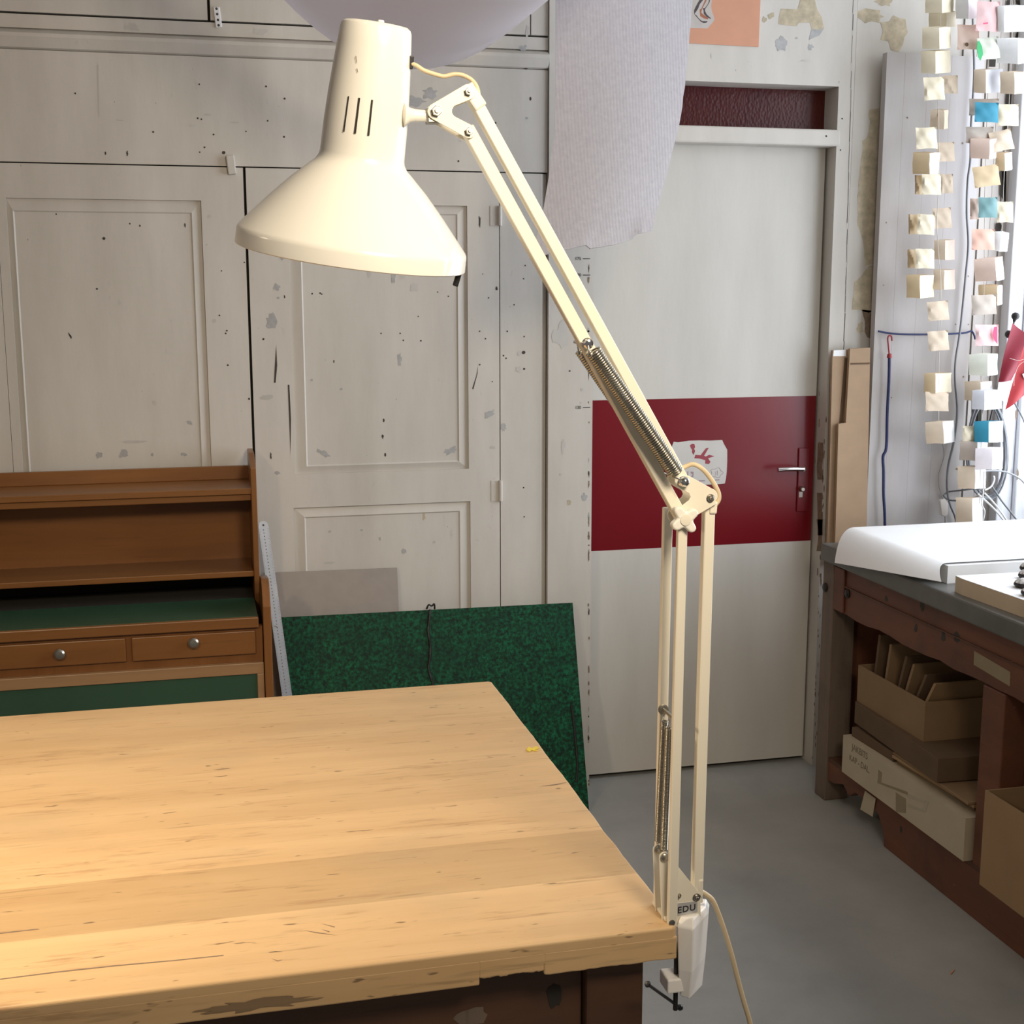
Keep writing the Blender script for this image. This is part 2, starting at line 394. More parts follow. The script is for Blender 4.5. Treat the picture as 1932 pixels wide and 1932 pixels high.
m1a = [(349, 425, 1.6, 4), (196, 450, 2.6, 2.6), (183, 545, 2, 1.6), (132, 633, 1.5, 6, 2, -.4), (106, 404, 1.3, 1.3), (245, 422, 1.3, 1.5), (264, 426, 1.3, 2), (186, 859, 5.5, 6, 1), (234, 857, 8, 7, 1), (347, 857, 5, 3, 1), (357, 797, 6, 4, 1, .5), (292, 760, 3, 5, 3), (287, 858, 2.5, 3, 1), (252, 833, 20, 2.2, 3)]
m1b = [(414, 595, 1.6, 1.6), (428, 624, 1.7, 1.5), (426, 629, 1.5, 1.5), (430, 689, 1.6, 1.6), (395, 408, 3, 2.5, 3), (405, 605, 3, 3, 3), (460, 453, 1.3, 1.3), (461, 495, 1.3, 1.3), (418, 511, 1.2, 1.2), (470, 752, 1.5, 1.5)]
fr = lambda x0, x1, ya, yb: (wx(x0, (ya+yb)/2), wx(x1, (ya+yb)/2), wz((x0+x1)/2, yb), wz((x0+x1)/2, ya))
P1o, P1i = fr(38, 396, 376, 1215), fr(49, 378, 399, 1190)
panel_door('door_1', [(P1o, P1i)], (xa, xb, .06, z3-.004), marks=lambda b: (marks(m1a, yfl)(b), marks(m1b, yf)(b)))
m2a = [(741, 492, 13, 20, 1), (760, 482, 13, 5, 1, -.6), (742, 522, 4, 11, 1), (754, 680, 3.5, 12, 1), (612, 856, 12, 5, 1, .5), (849, 851, 12, 6, 1, -.45), (760, 523, 5, 4, 3), (781, 542, 9, 8, 3), (697, 518, 3, 6, 3),
       (589, 554, 1.6, 1.6), (604, 553, 1.8, 1.6), (607, 555, 1.5, 1.4), (846, 559, 1.5, 1.5), (826, 551, 1.2, 1.2), (789, 597, 1.2, 1.2), (719, 629, 1.4, 1.4), (755, 629, 1.4, 1.4), (761, 642, 1.5, 1.5), (794, 643, 1.7, 1.7), (724, 793, 1.8, 3.5), (722, 824, 1.8, 4), (727, 858, 1.8, 3.5), (644, 734, 2.5, 2.5, 1), (630, 682, 1, 3), (717, 461, 2, 4), (724, 462, 1.2, 1.2), (605, 424, 2.5, 2, 1), (588, 717, 2.5, 2.5, 1),
       (763, 1040, 4.5, 4.5, 1), (682, 1000, 3, 2.2, 1), (622, 1003, 3, 2, 1), (717, 1017, 2, 4, 1), (620, 1062, 11, 2.5, 3), (800, 974, 2.5, 8, 4), (819, 1023, 3, 2.5, 3)]
m2b = [(512, 607, 8, 15, 1), (505, 749, 14, 4, 3), (522, 542, 5, 7, 1), (533, 484, 5, 6, 1), (922, 781, 11, 5, 1, -.5), (497, 640, 2, 2), (525, 562, 3, 2, 1), (508, 440, 3, 3, 1), (905, 418, 2, 9), (937, 544, 1.5, 4), (922, 562, 1.4, 1.4), (905, 625, 1.4, 1.4), (916, 639, 1.5, 1.5), (905, 688, 1.6, 1.6), (911, 517, 1, 1), (470, 753, 1.5, 1.5), (511, 860, 1.2, 6), (524, 892, 5, 3, 1), (929, 844, 6, 3, 3), (929, 720, 1.2, 1.2), (537, 560, 1.2, 3)]
P2o, P2i = fr(549, 883, 386, 890), fr(572, 865, 402, 876)
P3o, P3i = fr(561, 889, 952, 1440), fr(581, 870, 970, 1425)
def m2(b):
    marks(m2a, yfl)(b); marks(m2b, yf)(b)
    for pts in [[(521, 650), (523, 690), (520, 722), (517, 722), (518, 700)], [(543, 726), (546, 726), (549, 790), (548, 862), (546, 800)], [(902, 690), (901, 705), (893, 735), (891, 733), (899, 708)]]: b.face(px(pts, yf), 2)
panel_door('door_2', [(P2o, P2i), (P3o, P3i)], (xc, xe-.0015, .06, z3-.004), marks=m2)
# frieze above, with a moulded ledge, and the upper cupboard doors
zl0, zl1, zl2 = wz(500, 47), wz(500, 85.5), wz(500, 111.5)
def mf(b):
    for pts in [[(184, 122), (185.5, 122), (188, 220), (186.5, 220)]]: b.face(px(pts, yf), 3)
    marks([(289, 249, 1.7, 1.7), (403, 254, 1.7, 1.7), (422, 288, 3, 3), (386, 278, 1.6, 1.6), (373, 223, 1.6, 1.6), (380, 225, 1.5, 1.5), (502, 163, 1.8, 1.6), (537, 186, 2, 1.8), (536, 258, 1.8, 1.8), (376, 159, 1.5, 1.5), (199, 289, 1.4, 3), (240, 289, 1.4, 4), (505, 228, 1.5, 1.5), (464, 248, 1.2, 1.2), (444, 231, 8, 1.6, 3), (363, 237, 6, 1.8, 3), (225, 227, 7, 1, 3), (392, 216, 7, 2, 3), (377, 287, 1.3, 1.3), (142, 176, 1.5, 1.5),
           (811, 176, 12, 11, 1), (785, 191, 16, 9, 1), (935, 232, 2, 2), (865, 304, 1.8, 1.8), (1001, 186, 1.8, 3.5), (868, 266, 2, 2, 3), (994, 223, 2.5, 2, 1), (992, 129, 4, 2, 2), (250, 52, 10, 6, 3), (490, 60, 12, 6, 3), (493, 92, 3, 5, 1)], yf)(b)
b = MB(); b.box((XL, WY, z3), (xp0-.002, WY+.03, zl2)); b.box((XL, WY, zl1+.02), (xp0-.002, WY+.03, zl0))
b.prism([(XL, WY+.01, zl2), (XL, WY-.006, zl2+.006), (XL, WY-.02, zl1-.006), (XL, WY-.02, zl1+.004), (XL, WY+.01, zl1+.02)], (xp0-.002-XL, 0, 0))
mf(b); struct(b.build('trim_2', ['paint', 'chip_grey', 'chip_dark', 'scuff']))
xu = wx(394, 25); xu2 = wx(1000, 50)
for i, (p, q) in enumerate([(XL+.9, xu-.004), (xu+.004, xu2)]):
    b = MB(); b.box((p, WY, zl0+.006), (q, WY+.02, ZT))
    struct(b.build('door_%d' % (4+i), 'paint'))
b = MB(); b.box((xu2+.004, WY, zl0+.006), (xp0-.002, WY+.02, ZT)); marks([(987, 91, 8, 5, 1), (965, 42, 8, 4, 1), (995, 60, 3, 10, 3)], yf)(b)
struct(b.build('trim_3', ['paint', 'chip_grey', 'chip_dark', 'scuff']))
# stile between cupboard and post, with a hollow moulded return towards the post
b = MB(); b.box((xe+.0015, WY, 0), (xp0-.022, WY+.03, z3-.004)); b.hexa([(xp0-.022, WY, 0), (xp0-.003, WY+.012, 0), (xp0-.003, WY+.03, 0), (xp0-.022, WY+.03, 0), (xp0-.022, WY, z3-.004), (xp0-.003, WY+.012, z3-.004), (xp0-.003, WY+.03, z3-.004), (xp0-.022, WY+.03, z3-.004)])
marks([(988, 665, 3.4, 3.4), (989, 696, 2.2, 2.2), (957, 625, 1.6, 1.6), (989, 635, 1.4, 1.4), (970, 575, 1.5, 1.5), (991, 501, 1.3, 1.3), (988, 526, 1.2, 1.2), (950, 671, 1.6, 1.6), (955, 676, 1.6, 1.6), (978, 697, 5, 5, 3), (950, 806, 5, 7, 1), (989, 975, 1.6, 1.6), (988, 920, 1.5, 1.5), (980, 667, 4, 4, 3)], yf)(b)
struct(b.build('trim_4', ['paint', 'chip_grey', 'chip_dark', 'scuff']))
b = MB(); b.box((XL, WY, 0), (xa-.0012, WY+.03, z3)); b.box((xa-.0012, WY+.005, 0), (xe, WY+.03, .056)); struct(b.build('trim_5', 'paint'))
# post with pencilled heights, header, jambs and rails round the passage door
yp = 4.0
zt0, zt1 = aY(1420, 157, WY).z, aY(1420, 240, WY).z
b = MB(); b.box((xp0, yp, 0), (xp1, 4.10, ZT))
marks([(1060, 633, 15, 26, 3), (1063, 842, 4, 12, 3), (1074, 948, 3.5, 5, 4), (1096, 760, 2, 2, 3), (1057, 544, 2, 3, 2), (1075, 700, 2, 1.5), (1058, 895, 3, 2, 3), (1103, 938, 5, 7, 1), (1098, 735, 3, 3, 3)]+[(1111.5-random.random()*1.5, random.uniform(500, 1480), random.uniform(.5, 2.2), random.uniform(1.5, 9), random.choice((2, 1, 5, 5))) for y in range(34)], yp-.0007)(b)
struct(b.build('trim_6', ['paint', 'chip_grey', 'chip_dark', 'scuff', 'chip_tan', 'chip_brown']))
b = MB(); b.box((xp1-.05, WY, zt0), (xd1, 4.12, ZT))
gf = lambda pts: [aY(x/4.83+1240, y/4.83, WY-.0007) for x, y in pts]
b.face(gf([(1105, 220), (1112, 150), (1130, 80), (1280, 85), (1320, -60), (1420, -60), (1460, 90), (1500, 160), (1520, 260), (1470, 270), (1410, 262), (1390, 205), (1290, 208), (1270, 240)]), 1)
b.face(gf([(1410, 262), (1470, 270), (1520, 260), (1478, 322), (1380, 366)]), 2)
marks([(1472, 83, 12, 13, 2), (1529, 89, 6, 5, 2), (1455, 29, 6, 6, 1), (1443, 37, 5, 5, 1), (1503, 72, 3, 2, 2), (1342, 105, 1.5, 5, 3), (1520, 115, 10, 1.5, 3), (1412, 116, 2, 1.2, 3)], WY-.0007)(b)
struct(b.build('trim_7', ['paint', 'chip_tan', 'chip_grey', 'scuff']))
zr0 = aY(1420, 272, WY).z
b = MB(); b.box((xp1-.05, WY-.004, zr0), (xd1+.012, 4.12, zt1)); marks([(1559, 257, 2, 2, 1)], WY-.0047)(b); struct(b.build('trim_8', ['paint', 'chip_dark'], bevel=.006))
xj = wx(1606, 300)
b = MB(); b.box((xd1, WY, 0), (xj, 4.2, ZT))
for i in range(46):
    y = random.uniform(690, 1430); dens = 1 if 780 < y < 1120 else .55
    b.blob(aX(1538+random.uniform(-2, 12), y, xd1-.0007) if random.random() < .4 else aY(1575-(y-300)*.038+random.uniform(0, 5), y, WY-.0007), 0.0025*dens, random.uniform(.006, .018)*dens, 8, mat=1)
for y0, y1 in ((835, 905), (930, 1010), (980, 1040)):       # bare wood on the reveal
    pts = [aX(1546+(6 if k < 4 else -4)+random.uniform(-2, 2), y0+(y1-y0)*(k/3 if k < 4 else (7-k)/3), xd1-.0009) for k in range(8)]
    b.face(pts, 1)
marks([(1589, 224, 1.5, 1.5, 2), (1586, 283, 1.5, 1.5, 2), (1582, 755, 2, 2, 2), (1581, 780, 1.5, 1.5, 2)], WY-.0007)(b)
yy = -20
while yy < 1200:
    h_ = random.uniform(14, 60); w_ = random.uniform(.5, 1.1); x = 1610-yy*.027; x2 = 1610-(yy+h_)*.027+random.uniform(-.6, .6)
    b.face(px([(x, yy), (x+w_, yy+2), (x2+w_*.4, yy+h_), (x2-w_*.6, yy+h_-1)], WY-.0007), 2); yy += h_*random.choice((.97, 1.0, 1.25))
struct(b.build('trim_9', ['paint', 'chip_brown', 'chip_dark']))
b = MB(); b.box((xj+.003, WY+.004, 0), (2.497, 4.04, ZT), 0)
# peeling plaster on the right-hand stretch of wall
yq = WY+.0033
def rag(pts):
    out = []
    for (x0_, y0_), (x1_, y1_) in zip(pts, pts[1:]+pts[:1]):
        m_ = max(1, int(math.hypot(x1_-x0_, y1_-y0_)/9))
        out += [aY(x0_+(x1_-x0_)*k/m_+random.uniform(-2, 2), y0_+(y1_-y0_)*k/m_+random.uniform(-2, 2), yq) for k in range(m_)]
    return out
b.face(rag([(1640, 205), (1660, 205), (1657, 500), (1632, 500), (1628, 455), (1619, 425), (1618, 380), (1622, 320), (1625, 300), (1627, 265), (1636, 262), (1640, 240)]), 2)
b.face(rag([(1612, 532), (1620, 525), (1640, 500), (1660, 500), (1655, 590), (1630, 590), (1624, 585), (1609, 582), (1610, 555)]), 2)
b.face(rag([(1628, 585), (1645, 585), (1643, 640), (1634, 636), (1631, 605)]), 3)
for x, y, rx, ry in [(1668, 4, .03, .012), (1640, 30, .05, .02), (1623, 620, .012, .02), (1690, 60, .05, .05)]:
    b.blob(aY(x, y, yq), rx, ry, mat=2)
struct(b.build('trim_10', ['paint', 'gap', 'chip_tan', 'chip_brown']))
# transom light of ribbed red glass
b = MB(); b.box((xp1-.03, 4.105, zr0), (xd1, 4.115, zt0+.02)); struct(b.build('window_1', 'redglass'))
# passage door
DY = 4.07
zb1, zb0 = aY(1330, 751, DY).z, aY(1330, 1029.5, DY).z
dz1 = zr0+.003
b = MB(); X0, X1 = xp1-.02, xd1-.008
for z0, z1, m in ((.016, zb0, 0), (zb0, zb1, 1), (zb1, dz1, 0)): b.box((X0, DY, z0), (X1, DY+.04, z1), m)
door = struct(b.build('door_3', ['paint_clean', 'red']))
hx = aY(1515, 900, DY).x
b = MB(); b.box((aY(1504, 900, DY).x, DY-.006, aY(1514, 965, DY).z), (aY(1525, 900, DY).x, DY, aY(1514, 845, DY).z)); pl_ = b.build('handle_plate', 'red', door, bevel=.003)
b = MB(); b.lathe([(0, 0), (.006, 0), (.009, .004), (.009, .014), (.006, .018), (0, .018)], aY(1511, 922, DY-.005), (0, -1, 0), 16); b.box(aY(1508, 928, DY-.0065), aY(1514, 938, DY-.0062)); b.build('lock_cylinder', 'steel', pl_, smooth=40)
h0 = aY(1516, 885, DY-.05); h1 = aY(1468, 886.5, DY-.05)
b = MB(); b.tube([aY(1516, 886, DY), h0, ], .008, 10); b.tube(spline([h0, h0*.5+h1*.5+Vector((0, -.003, .002)), h1]), .0075, 10); b.build('door_handle', 'chrome', door, smooth=50)
# pencilled height marks on the post
post = bpy.data.objects['trim_6']
for y, tx in ((488, '175'), (519, '170'), (769, '130')):
    n = text_mesh(tx, .0135, 'ink', aY(1085, y+2.5, yp-.0012), (1, 0, 0), (0, 0, 1), 'height_mark', post, depth=.0002)
    A, B_ = aY(1100, y, yp-.0012)-worldloc(post), aY(1113.5, y+.4, yp-.0012)-worldloc(post)
    bmm = bmesh.new(); bmm.from_mesh(n.data)
    bmm.faces.new([bmm.verts.new(p) for p in ((A.x, A.y, A.z-.0012), (B_.x, A.y, A.z-.0012), (B_.x, A.y, A.z+.0012), (A.x, A.y, A.z+.0012))]); bmm.to_mesh(n.data); bmm.free()
# hinges of the cupboard and its wooden turn-button
d2 = bpy.data.objects['door_2']
for y0, y1 in ((389, 426), (906, 945)):
    b = MB(); p, q = aY(943, y0, WY), aY(943, y1, WY)
    b.tube([(xe, WY-.006, q.z), (xe, WY-.006, p.z)], .0065, 10); b.box((xe-.03, WY-.002, q.z), (xe, WY, p.z)); b.build('hinge', 'paint', d2, smooth=50)
b = MB(); c = aY(436, 311, WY)
b.bar(aY(433.5, 293, WY-.008), aY(438.5, 329, WY-.008), .024, .016); tb = b.build('turn_button', 'paint', None, bevel=.003); tag(tb, 'white painted wooden turn button above the gap between the cupboard doors', 'latch')
# right wall with a deep window recess; its white fluted far reveal shows at the picture's edge
WZ0, WZ1, WYA, WYB, XW = .83, 3.0, 1.75, 3.985, 3.06
b = MB()
b.box((XR, -1.2, 0), (XW, WYA, ZT)); b.box((XR, WYA, 0), (XW, 4.03, WZ0)); b.box((XR, WYA, WZ1), (XW, 4.03, ZT))
struct(b.build('wall_right', 'plain_wall'))
b = MB(); x0 = XR-.022
for w, d in ((.030, .02), (.045, .0), (.014, .016), (.050, .004), (.018, .018), (.09, .002), (.03, .02), (.11, .004)):
    b.box((x0, 3.985-d, WZ0-.25), (x0+w-.001, 4.06, WZ1)); x0 += w
for x, y in ((1917, 782), (1920, 895)): b.blob(aY(x, y, 3.964), .004, .02, mat=1)
struct(b.build('trim_14', ['winwhite', 'chip_brown'], bevel=.005))
b = MB()
for y in (WYA, 2.45, 3.15, WYB-.08): b.box((XW-.09, y, WZ0), (XW-.03, y+.07, WZ1))
for z in (WZ0, 2.2, WZ1-.07): b.box((XW-.085, WYA, z), (XW-.035, WYB, z+.07))
b.box((XR-.03, WYA-.05, WZ0-.035), (XW, WYB-.03, WZ0))
struct(b.build('window_2', 'winwhite', bevel=.004))

# ================================================================== THINGS ON THE WALL
b = MB(); A, B_ = aY(408, 13, WY-.003), aY(413, 52, WY-.003); b.bar(A, B_, .019, .006)
st_ = b.build('perforated_strip', 'winwhite', None, bevel=.0028); tag(st_, 'small off-white plastic strip with four holes hanging by the upper cupboard doors', 'strip')
for k, f in enumerate((.1, .36, .64, .9)): MB().disc(A.lerp(B_, f)+Vector((0, -.0030, 0)), (0, -1, 0), .0036, .0004, 12).build('hole', 'black', st_)
# red sticker paper with bird on the door
e = thing('bird_drawing', 'torn pale paper with a red bird drawing stuck on the red door band', 'drawing', aY(1318, 912, DY-.002))
b = MB(); ol = [(1262, 868), (1266, 850), (1268, 841), (1271, 833), (1280, 834), (1300, 832), (1320, 831), (1340, 831), (1363, 830), (1366, 838), (1372, 849), (1372, 870), (1371, 890), (1370, 904), (1368, 912), (1350, 914), (1320, 915), (1290, 914), (1264, 912), (1262, 890)]
b.prism([aY(x+random.uniform(-.6, .6), y+random.uniform(-.6, .6), DY-.0014) for x, y in ol], (0, .0010, 0)); b.build('paper', 'drawpaper', e)
flat('printred', (.33, .055, .075)); flat('printgrey', (.36, .26, .30))
def cr(pts): return [aY(1240+x/12.08, 820+y/12.08, DY-.0018) for x, y in pts]
b = MB()
for pts in [[(845, 540), (870, 460), (990, 470), (1110, 310), (1175, 300), (1070, 480), (1110, 500), (1180, 460), (1305, 490), (1160, 540), (1215, 620), (1180, 670), (1090, 660), (1100, 585), (960, 545)], [(745, 245), (790, 210), (850, 215), (865, 290), (840, 320), (865, 375), (830, 465), (790, 400), (800, 350), (770, 310)]]:
    b.prism(cr(pts), (0, .0002, 0))
b.build('bird_print', 'printred', e)
b = MB()
for pts in [[(620, 880), (650, 860), (665, 960), (640, 985)], [(690, 830), (710, 830), (705, 970), (680, 975)], [(760, 840), (830, 850), (825, 965), (770, 975), (785, 930), (805, 920), (800, 900), (770, 890)], [(640, 985), (800, 990), (790, 1000), (650, 1000)], [(830, 1060), (880, 1055), (885, 1080), (835, 1085)], [(950, 1040), (1090, 1040), (1090, 1065), (950, 1070)], [(1320, 1025), (1420, 1020), (1420, 1040), (1325, 1045)]]:
    b.prism(cr(pts), (0, .0002, 0))
fl = [(1355+130*math.cos(a)*(1+.16*math.cos(5*a)), 870+105*math.sin(a)*(1+.16*math.cos(5*a))) for a in [2*PI*k/40 for k in range(40)]]
b.tube([aY(1240+x/12.08, 820+y/12.08, DY-.0017) for x, y in fl], .0006, 4, closed=True)
b.tube(cr([(1340, 830), (1335, 930)]), .0006, 4); b.tube(cr([(1375, 820), (1380, 930)]), .0006, 4)
b.build('scribble', 'printgrey', e)
# salmon poster on the header
e = thing('poster', 'salmon paper poster with grey abstract ink shape pinned above the door', 'poster', aY(1370, 90, WY-.004))
b = MB(); q = lambda x, y, d=.003: aY(1290+x/12.88, y/12.88, WY-d)
b.prism([q(-120, 1035), (q(-120, 1035)+q(-120, -700)-q(-120, 0)), q(1875, -700), q(1865, 0), q(1820, 1140), q(1000, 1095)], (0, .002, 0)); b.build('sheet', 'salmon', e)
flat('inksmoke', (.075, .06, .065)); flat('rust', (.36, .13, .07)); flat('palegrey', (.52, .48, .45))
def shape(name, m, pts, d): 
    b = MB(); b.prism([q(x, y, d) for x, y in pts], (0, .0004, 0)); return b.build(name, m, e)
shape('grey_shape', 'palegrey', [(100, 680), (580, 690), (690, 560), (745, 490), (735, 410), (690, 300), (665, 160), (690, -60), (100, -60)], .0035)
b = MB()
for pts in [[(385, 0), (480, -10), (390, 100), (350, 210), (290, 300), (258, 345), (252, 250), (300, 150)], [(255, 340), (310, 370), (360, 440), (440, 510), (585, 515), (560, 548), (490, 560), (430, 535), (330, 430)], [(460, 200), (520, 195), (600, 80), (615, 0), (640, 0), (620, 75), (520, 220), (520, 270), (560, 350), (660, 440), (650, 460), (560, 410), (490, 340), (485, 250)]]:
    b.prism([q(x, y, .0039) for x, y in pts], (0, .0003, 0))
b.build('ink_stroke', 'inksmoke', e)
shape('rust_stroke', 'rust', [(390, 230), (430, 210), (520, 0), (560, 0), (450, 215), (425, 300), (470, 350), (600, 440), (590, 470), (490, 450), (400, 390)], .0037)

# ================================================================== FOAM HANGING FROM ABOVE
def strip(u, v):
    L = [(1060, -330, 3.22), (1049, -120, 3.22), (1048, 0, 3.2), (1048, 140, 3.17), (1046, 250, 3.14), (1036, 330, 3.11), (1020, 425, 3.07), (997, 488, 3.03)]
    R = [(1310, -330, 3.24), (1308, -120, 3.24), (1305, 0, 3.22), (1297, 110, 3.19), (1284, 220, 3.16), (1262, 310, 3.13), (1240, 390, 3.10), (1229, 437, 3.07)]
    def at(Q, t):
        t = t*(len(Q)-1); i = min(int(t), len(Q)-2); f = t-i; f2 = f
        return [Q[i][k]*(1-f2)+Q[i+1][k]*f2 for k in range(3)]
    a, c = at(L, u), at(R, u)
    x, y, d = [a[k]*(1-v)+c[k]*v for k in range(3)]
    if u > .86: y += ((9 if .48 < v < .85 else -2)*math.sin((v-.3)*4)+random.uniform(-1, 1))*(u-.86)/.14
    return aY(x+(random.uniform(-.8, .8) if v > .95 else 0), y, d-.02*math.sin(PI*v))
b = MB(); b.grid(strip, 40, 26, .003)
tag(b.build('foam_strip', 'foam', None, smooth=45), 'long strip of white ribbed foam sheet hanging down before the passage door', 'foam sheet')
cen = aY(775, 131, 3.3)
def sag(u, v):
    x = (u-.5)*2*.56
    return (cen.x+x+.02*(1-v), 3.3-.75*(1-v), cen.z+1.60*x*x+.012*(1-v))
b = MB(); b.grid(sag, 40, 10, .004)
tag(b.build('sagging_foam_sheet', 'foamsmooth', None, smooth=60), 'large smooth white foam sheet sagging in a loop behind the lamp head', 'foam sheet')

# ================================================================== BUREAU
BX0, BX1 = -.63, .150
e = thing('writing_bureau', 'brown wooden writing bureau with green top, open hutch and two small drawers', 'bureau', (-.24, 3.75, 0))
HF = 3.775; HB = 3.985
zt = aY(470, 921, HF).z
b = MB(); b.box((BX0, HF, zt-.018), (BX1-.012, HB, zt)); b.box((BX0, HF+.012, zt-.038), (BX1-.012, HF+.03, zt-.0182)); b.build('hutch_top', 'oak', e, bevel=.002)
b = MB(); b.box((BX0, HB-.018, zt), (BX1-.012, HB, aY(470, 877, HB).z)); b.build('back_rail', 'oak', e, bevel=.002)
zs = aY(478, 1087, HF).z; DZ = .772; FY = 3.555
for x0, x1 in ((BX0-.018, BX0+.002), (BX1-.016, BX1)):
    b = MB(); zz = aY(476, 880, HF).z
    b.prism([(x0, HF-.004, DZ-.04), (x0, HB, DZ-.04), (x0, HB, zz+.028), (x0, HF+.10, zz+.028), (x0, HF-.004, zz-.004)], (x1-x0, 0, 0)); b.build('hutch_side', 'oakz', e, bevel=.002)
b = MB(); b.box((BX0, HF, zs-.001), (BX1-.016, HB, zs+.016)); b.build('shelf', 'oak', e, bevel=.002)
b = MB(); b.box((BX0, HB-.012, .05), (BX1-.016, HB-.002, zt)); b.build('back_panel', 'oak', e)
b = MB(); b.box((BX0-.018, FY, DZ-.002), (BX1-.018, HF+.004, DZ+.001)); b.build('green_writing_surface', 'baize', e)
b = MB(); b.box((BX0, HF+.0045, DZ-.004), (BX1-.018, HB-.013, DZ-.001)); b.box((BX0, HB-.0155, DZ), (BX1-.018, HB-.0125, zs-.002)); b.build('painted_shelf_shade', 'gap', e)  # dark sheets painting the shelf's shade on desk and back panel
b = MB(); b.box((BX0-.018, FY-.012, DZ-.030), (BX1-.016, FY+.03, DZ-.0005)); b.build('desk_edge', 'oak', e, bevel=.003)
b = MB()
for x0, x1 in ((BX0-.045, BX0-.022), (BX1-.004, BX1+.018)):
    b2 = MB(); b2.prism([(x0, FY-.015, 0), (x0, HB-.02, 0), (x0, HB-.02, .76), (x0, FY+.21, .79), (x0, FY+.14, .855), (x0, FY+.05, .866), (x0, FY+.02, .85), (x0, FY-.015, .80)], (x1-x0, 0, 0)); b2.build('cheek', 'oakz', e, bevel=.002)
b.bm.free()
zd1, zd0 = DZ-.040, aY(490, 1240, FY).z
b = MB(); b.box((BX0-.02, FY+.006, zd0-.012), (BX1-.006, FY+.03, DZ-.03)); b.build('drawer_rail', 'oakz', e)
xm = aY(244, 1240, FY).x
for x0, x1, kx, ky in ((BX0-.018, xm-.008, 113, 1232), (xm+.008, BX1-.026, 365, 1211)):
    b = MB(); b.box((x0, FY-.004, zd0+.012), (x1, FY+.02, zd1)); dr = b.build('drawer', 'oak', e, bevel=.0025)
    b = MB(); b.lathe([(0, .022), (.010, .021), (.0145, .016), (.0145, .011), (.008, .007), (.006, 0)], aY(kx, ky, FY-.004), (0, -1, 0), 28); b.build('knob', 'steel', dr, smooth=35)
zf = aY(493, 1248, FY).z
b = MB(); fx0, fx1 = BX0-.02, BX1-.006
for p, q_ in (((fx0, zf-.032), (fx1, zf)), ((fx0, .12), (fx1, .15)), ((fx0, .15), (fx0+.022, zf-.032)), ((fx1-.019, .15), (fx1, zf-.032))): b.box((p[0], FY-.010, p[1]), (q_[0], FY+.012, q_[1]))
b.build('fall_flap_frame', 'oaklight', e, bevel=.002)
b = MB(); b.box((fx0+.02, FY-.004, .14), (fx1-.018, FY+.01, zf-.03)); b.build('green_flap_panel', 'baize', e)
b = MB(); b.box((fx0, FY+.02, .02), (fx1, FY+.04, .12)); b.build('plinth', 'oak', e)

# ================================================================== LEANING SHEETS
def leaning(name, m, quad, thick, label, cat, parent=None):
    b = MB(); n = (quad[1]-quad[0]).cross(quad[2]-quad[0]).normalized()
    if n.y > 0: n = -n
    b.prism(quad, n*thick); o = b.build(name, m, parent)
    return o
g0 = aY(497, 1086, 3.955); g1 = aY(750, 1072, 3.985)
tag(leaning('cardboard_sheet', 'greycard', [Vector((g0.x, 3.996, g0.z)), Vector((g1.x, 3.996, g1.z)), Vector((g1.x+.01, 3.935, .0)), Vector((g0.x, 3.935, .0))], .003, '', ''), 'plain grey cardboard sheet leaning behind the green portfolio', 'cardboard')
t0, t1 = aY(524, 1165, 3.965), aY(1080, 1137, 3.965)
bl, br_ = Vector((t0.x+.004, 3.80, .001)), Vector((t1.x+.012, 3.80, .001))
e = thing('portfolio', 'large green marbled art portfolio with black ribbon ties leaning against the cupboard', 'portfolio', ((t0.x+t1.x)/2, 3.8, 0))
n_ = (t1-t0).cross(bl-t0).normalized(); n_ = n_ if n_.y < 0 else -n_
b = MB(); b.prism([t0, t1, br_, bl], n_*.0025); b.build('front_cover', 'marble', e)
b = MB(); sh = -n_*.012; b.prism([t0+sh, t1+sh, br_+sh, bl+sh], n_*.0025); b.build('back_cover', 'marble', e)
def onp(x, y, off=.004):      # point of a pixel on the portfolio's sloping cover
    d = ray(x, y); t = (t0+n_*off-CAM).dot(n_)/d.dot(n_); return CAM+d*t
for nm, pts in (('ribbon_tie', [(812, 1150), (810, 1168), (808, 1190), (812, 1225), (809, 1258), (812, 1275), (817, 1292), (822, 1330)]), ('ribbon_tie', [(1078, 1330), (1083, 1370), (1086, 1400), (1089, 1440), (1087, 1475)])):
    b = MB(); sp_ = spline([onp(x, y) for x, y in pts], 5); b.tube(sp_, .0042, 6); b.build(nm, 'black', e, smooth=60)
b = MB(); k0 = onp(813, 1145); b.tube(spline([k0+Vector((-.014, 0, -.006)), k0+Vector((-.008, -.004, .008)), k0+Vector((.002, -.004, .004)), k0+Vector((.010, -.004, .010)), k0+Vector((.012, 0, -.008))], 5), .003, 6); b.build('ribbon_knot', 'black', e, smooth=60)
# steel rule
r1 = aY(497, 992, 3.965); r2 = aY(541, 1308, 3.86); dv = (r2-r1).normalized(); r3 = r1+dv*(r1.z/-dv.z)*.995
e = thing('steel_rule', 'long steel ruler leaning upright between the bureau and the green portfolio', 'ruler', r3)
sdv = Vector((1, 0, 0)); sdv = (sdv-dv*sdv.dot(dv)).normalized(); nn = dv.cross(sdv).normalized(); nn = nn if nn.y < 0 else -nn
W2 = .0150
b = MB(); b.prism([r1-sdv*W2, r1-sdv*W2*.75-dv*.010, r1-sdv*W2*.3-dv*.014, r1+sdv*W2*.3-dv*.014, r1+sdv*W2*.75-dv*.010, r1+sdv*W2, r3+sdv*W2, r3-sdv*W2], nn*.0015); b.build('blade', 'alu', e)
b = MB(); b.disc(r1+nn*.0015-dv*.002, nn, .0032, .0003, 12); b.build('hanging_hole', 'black', e)
b = MB(); L_ = (r3-r1).length
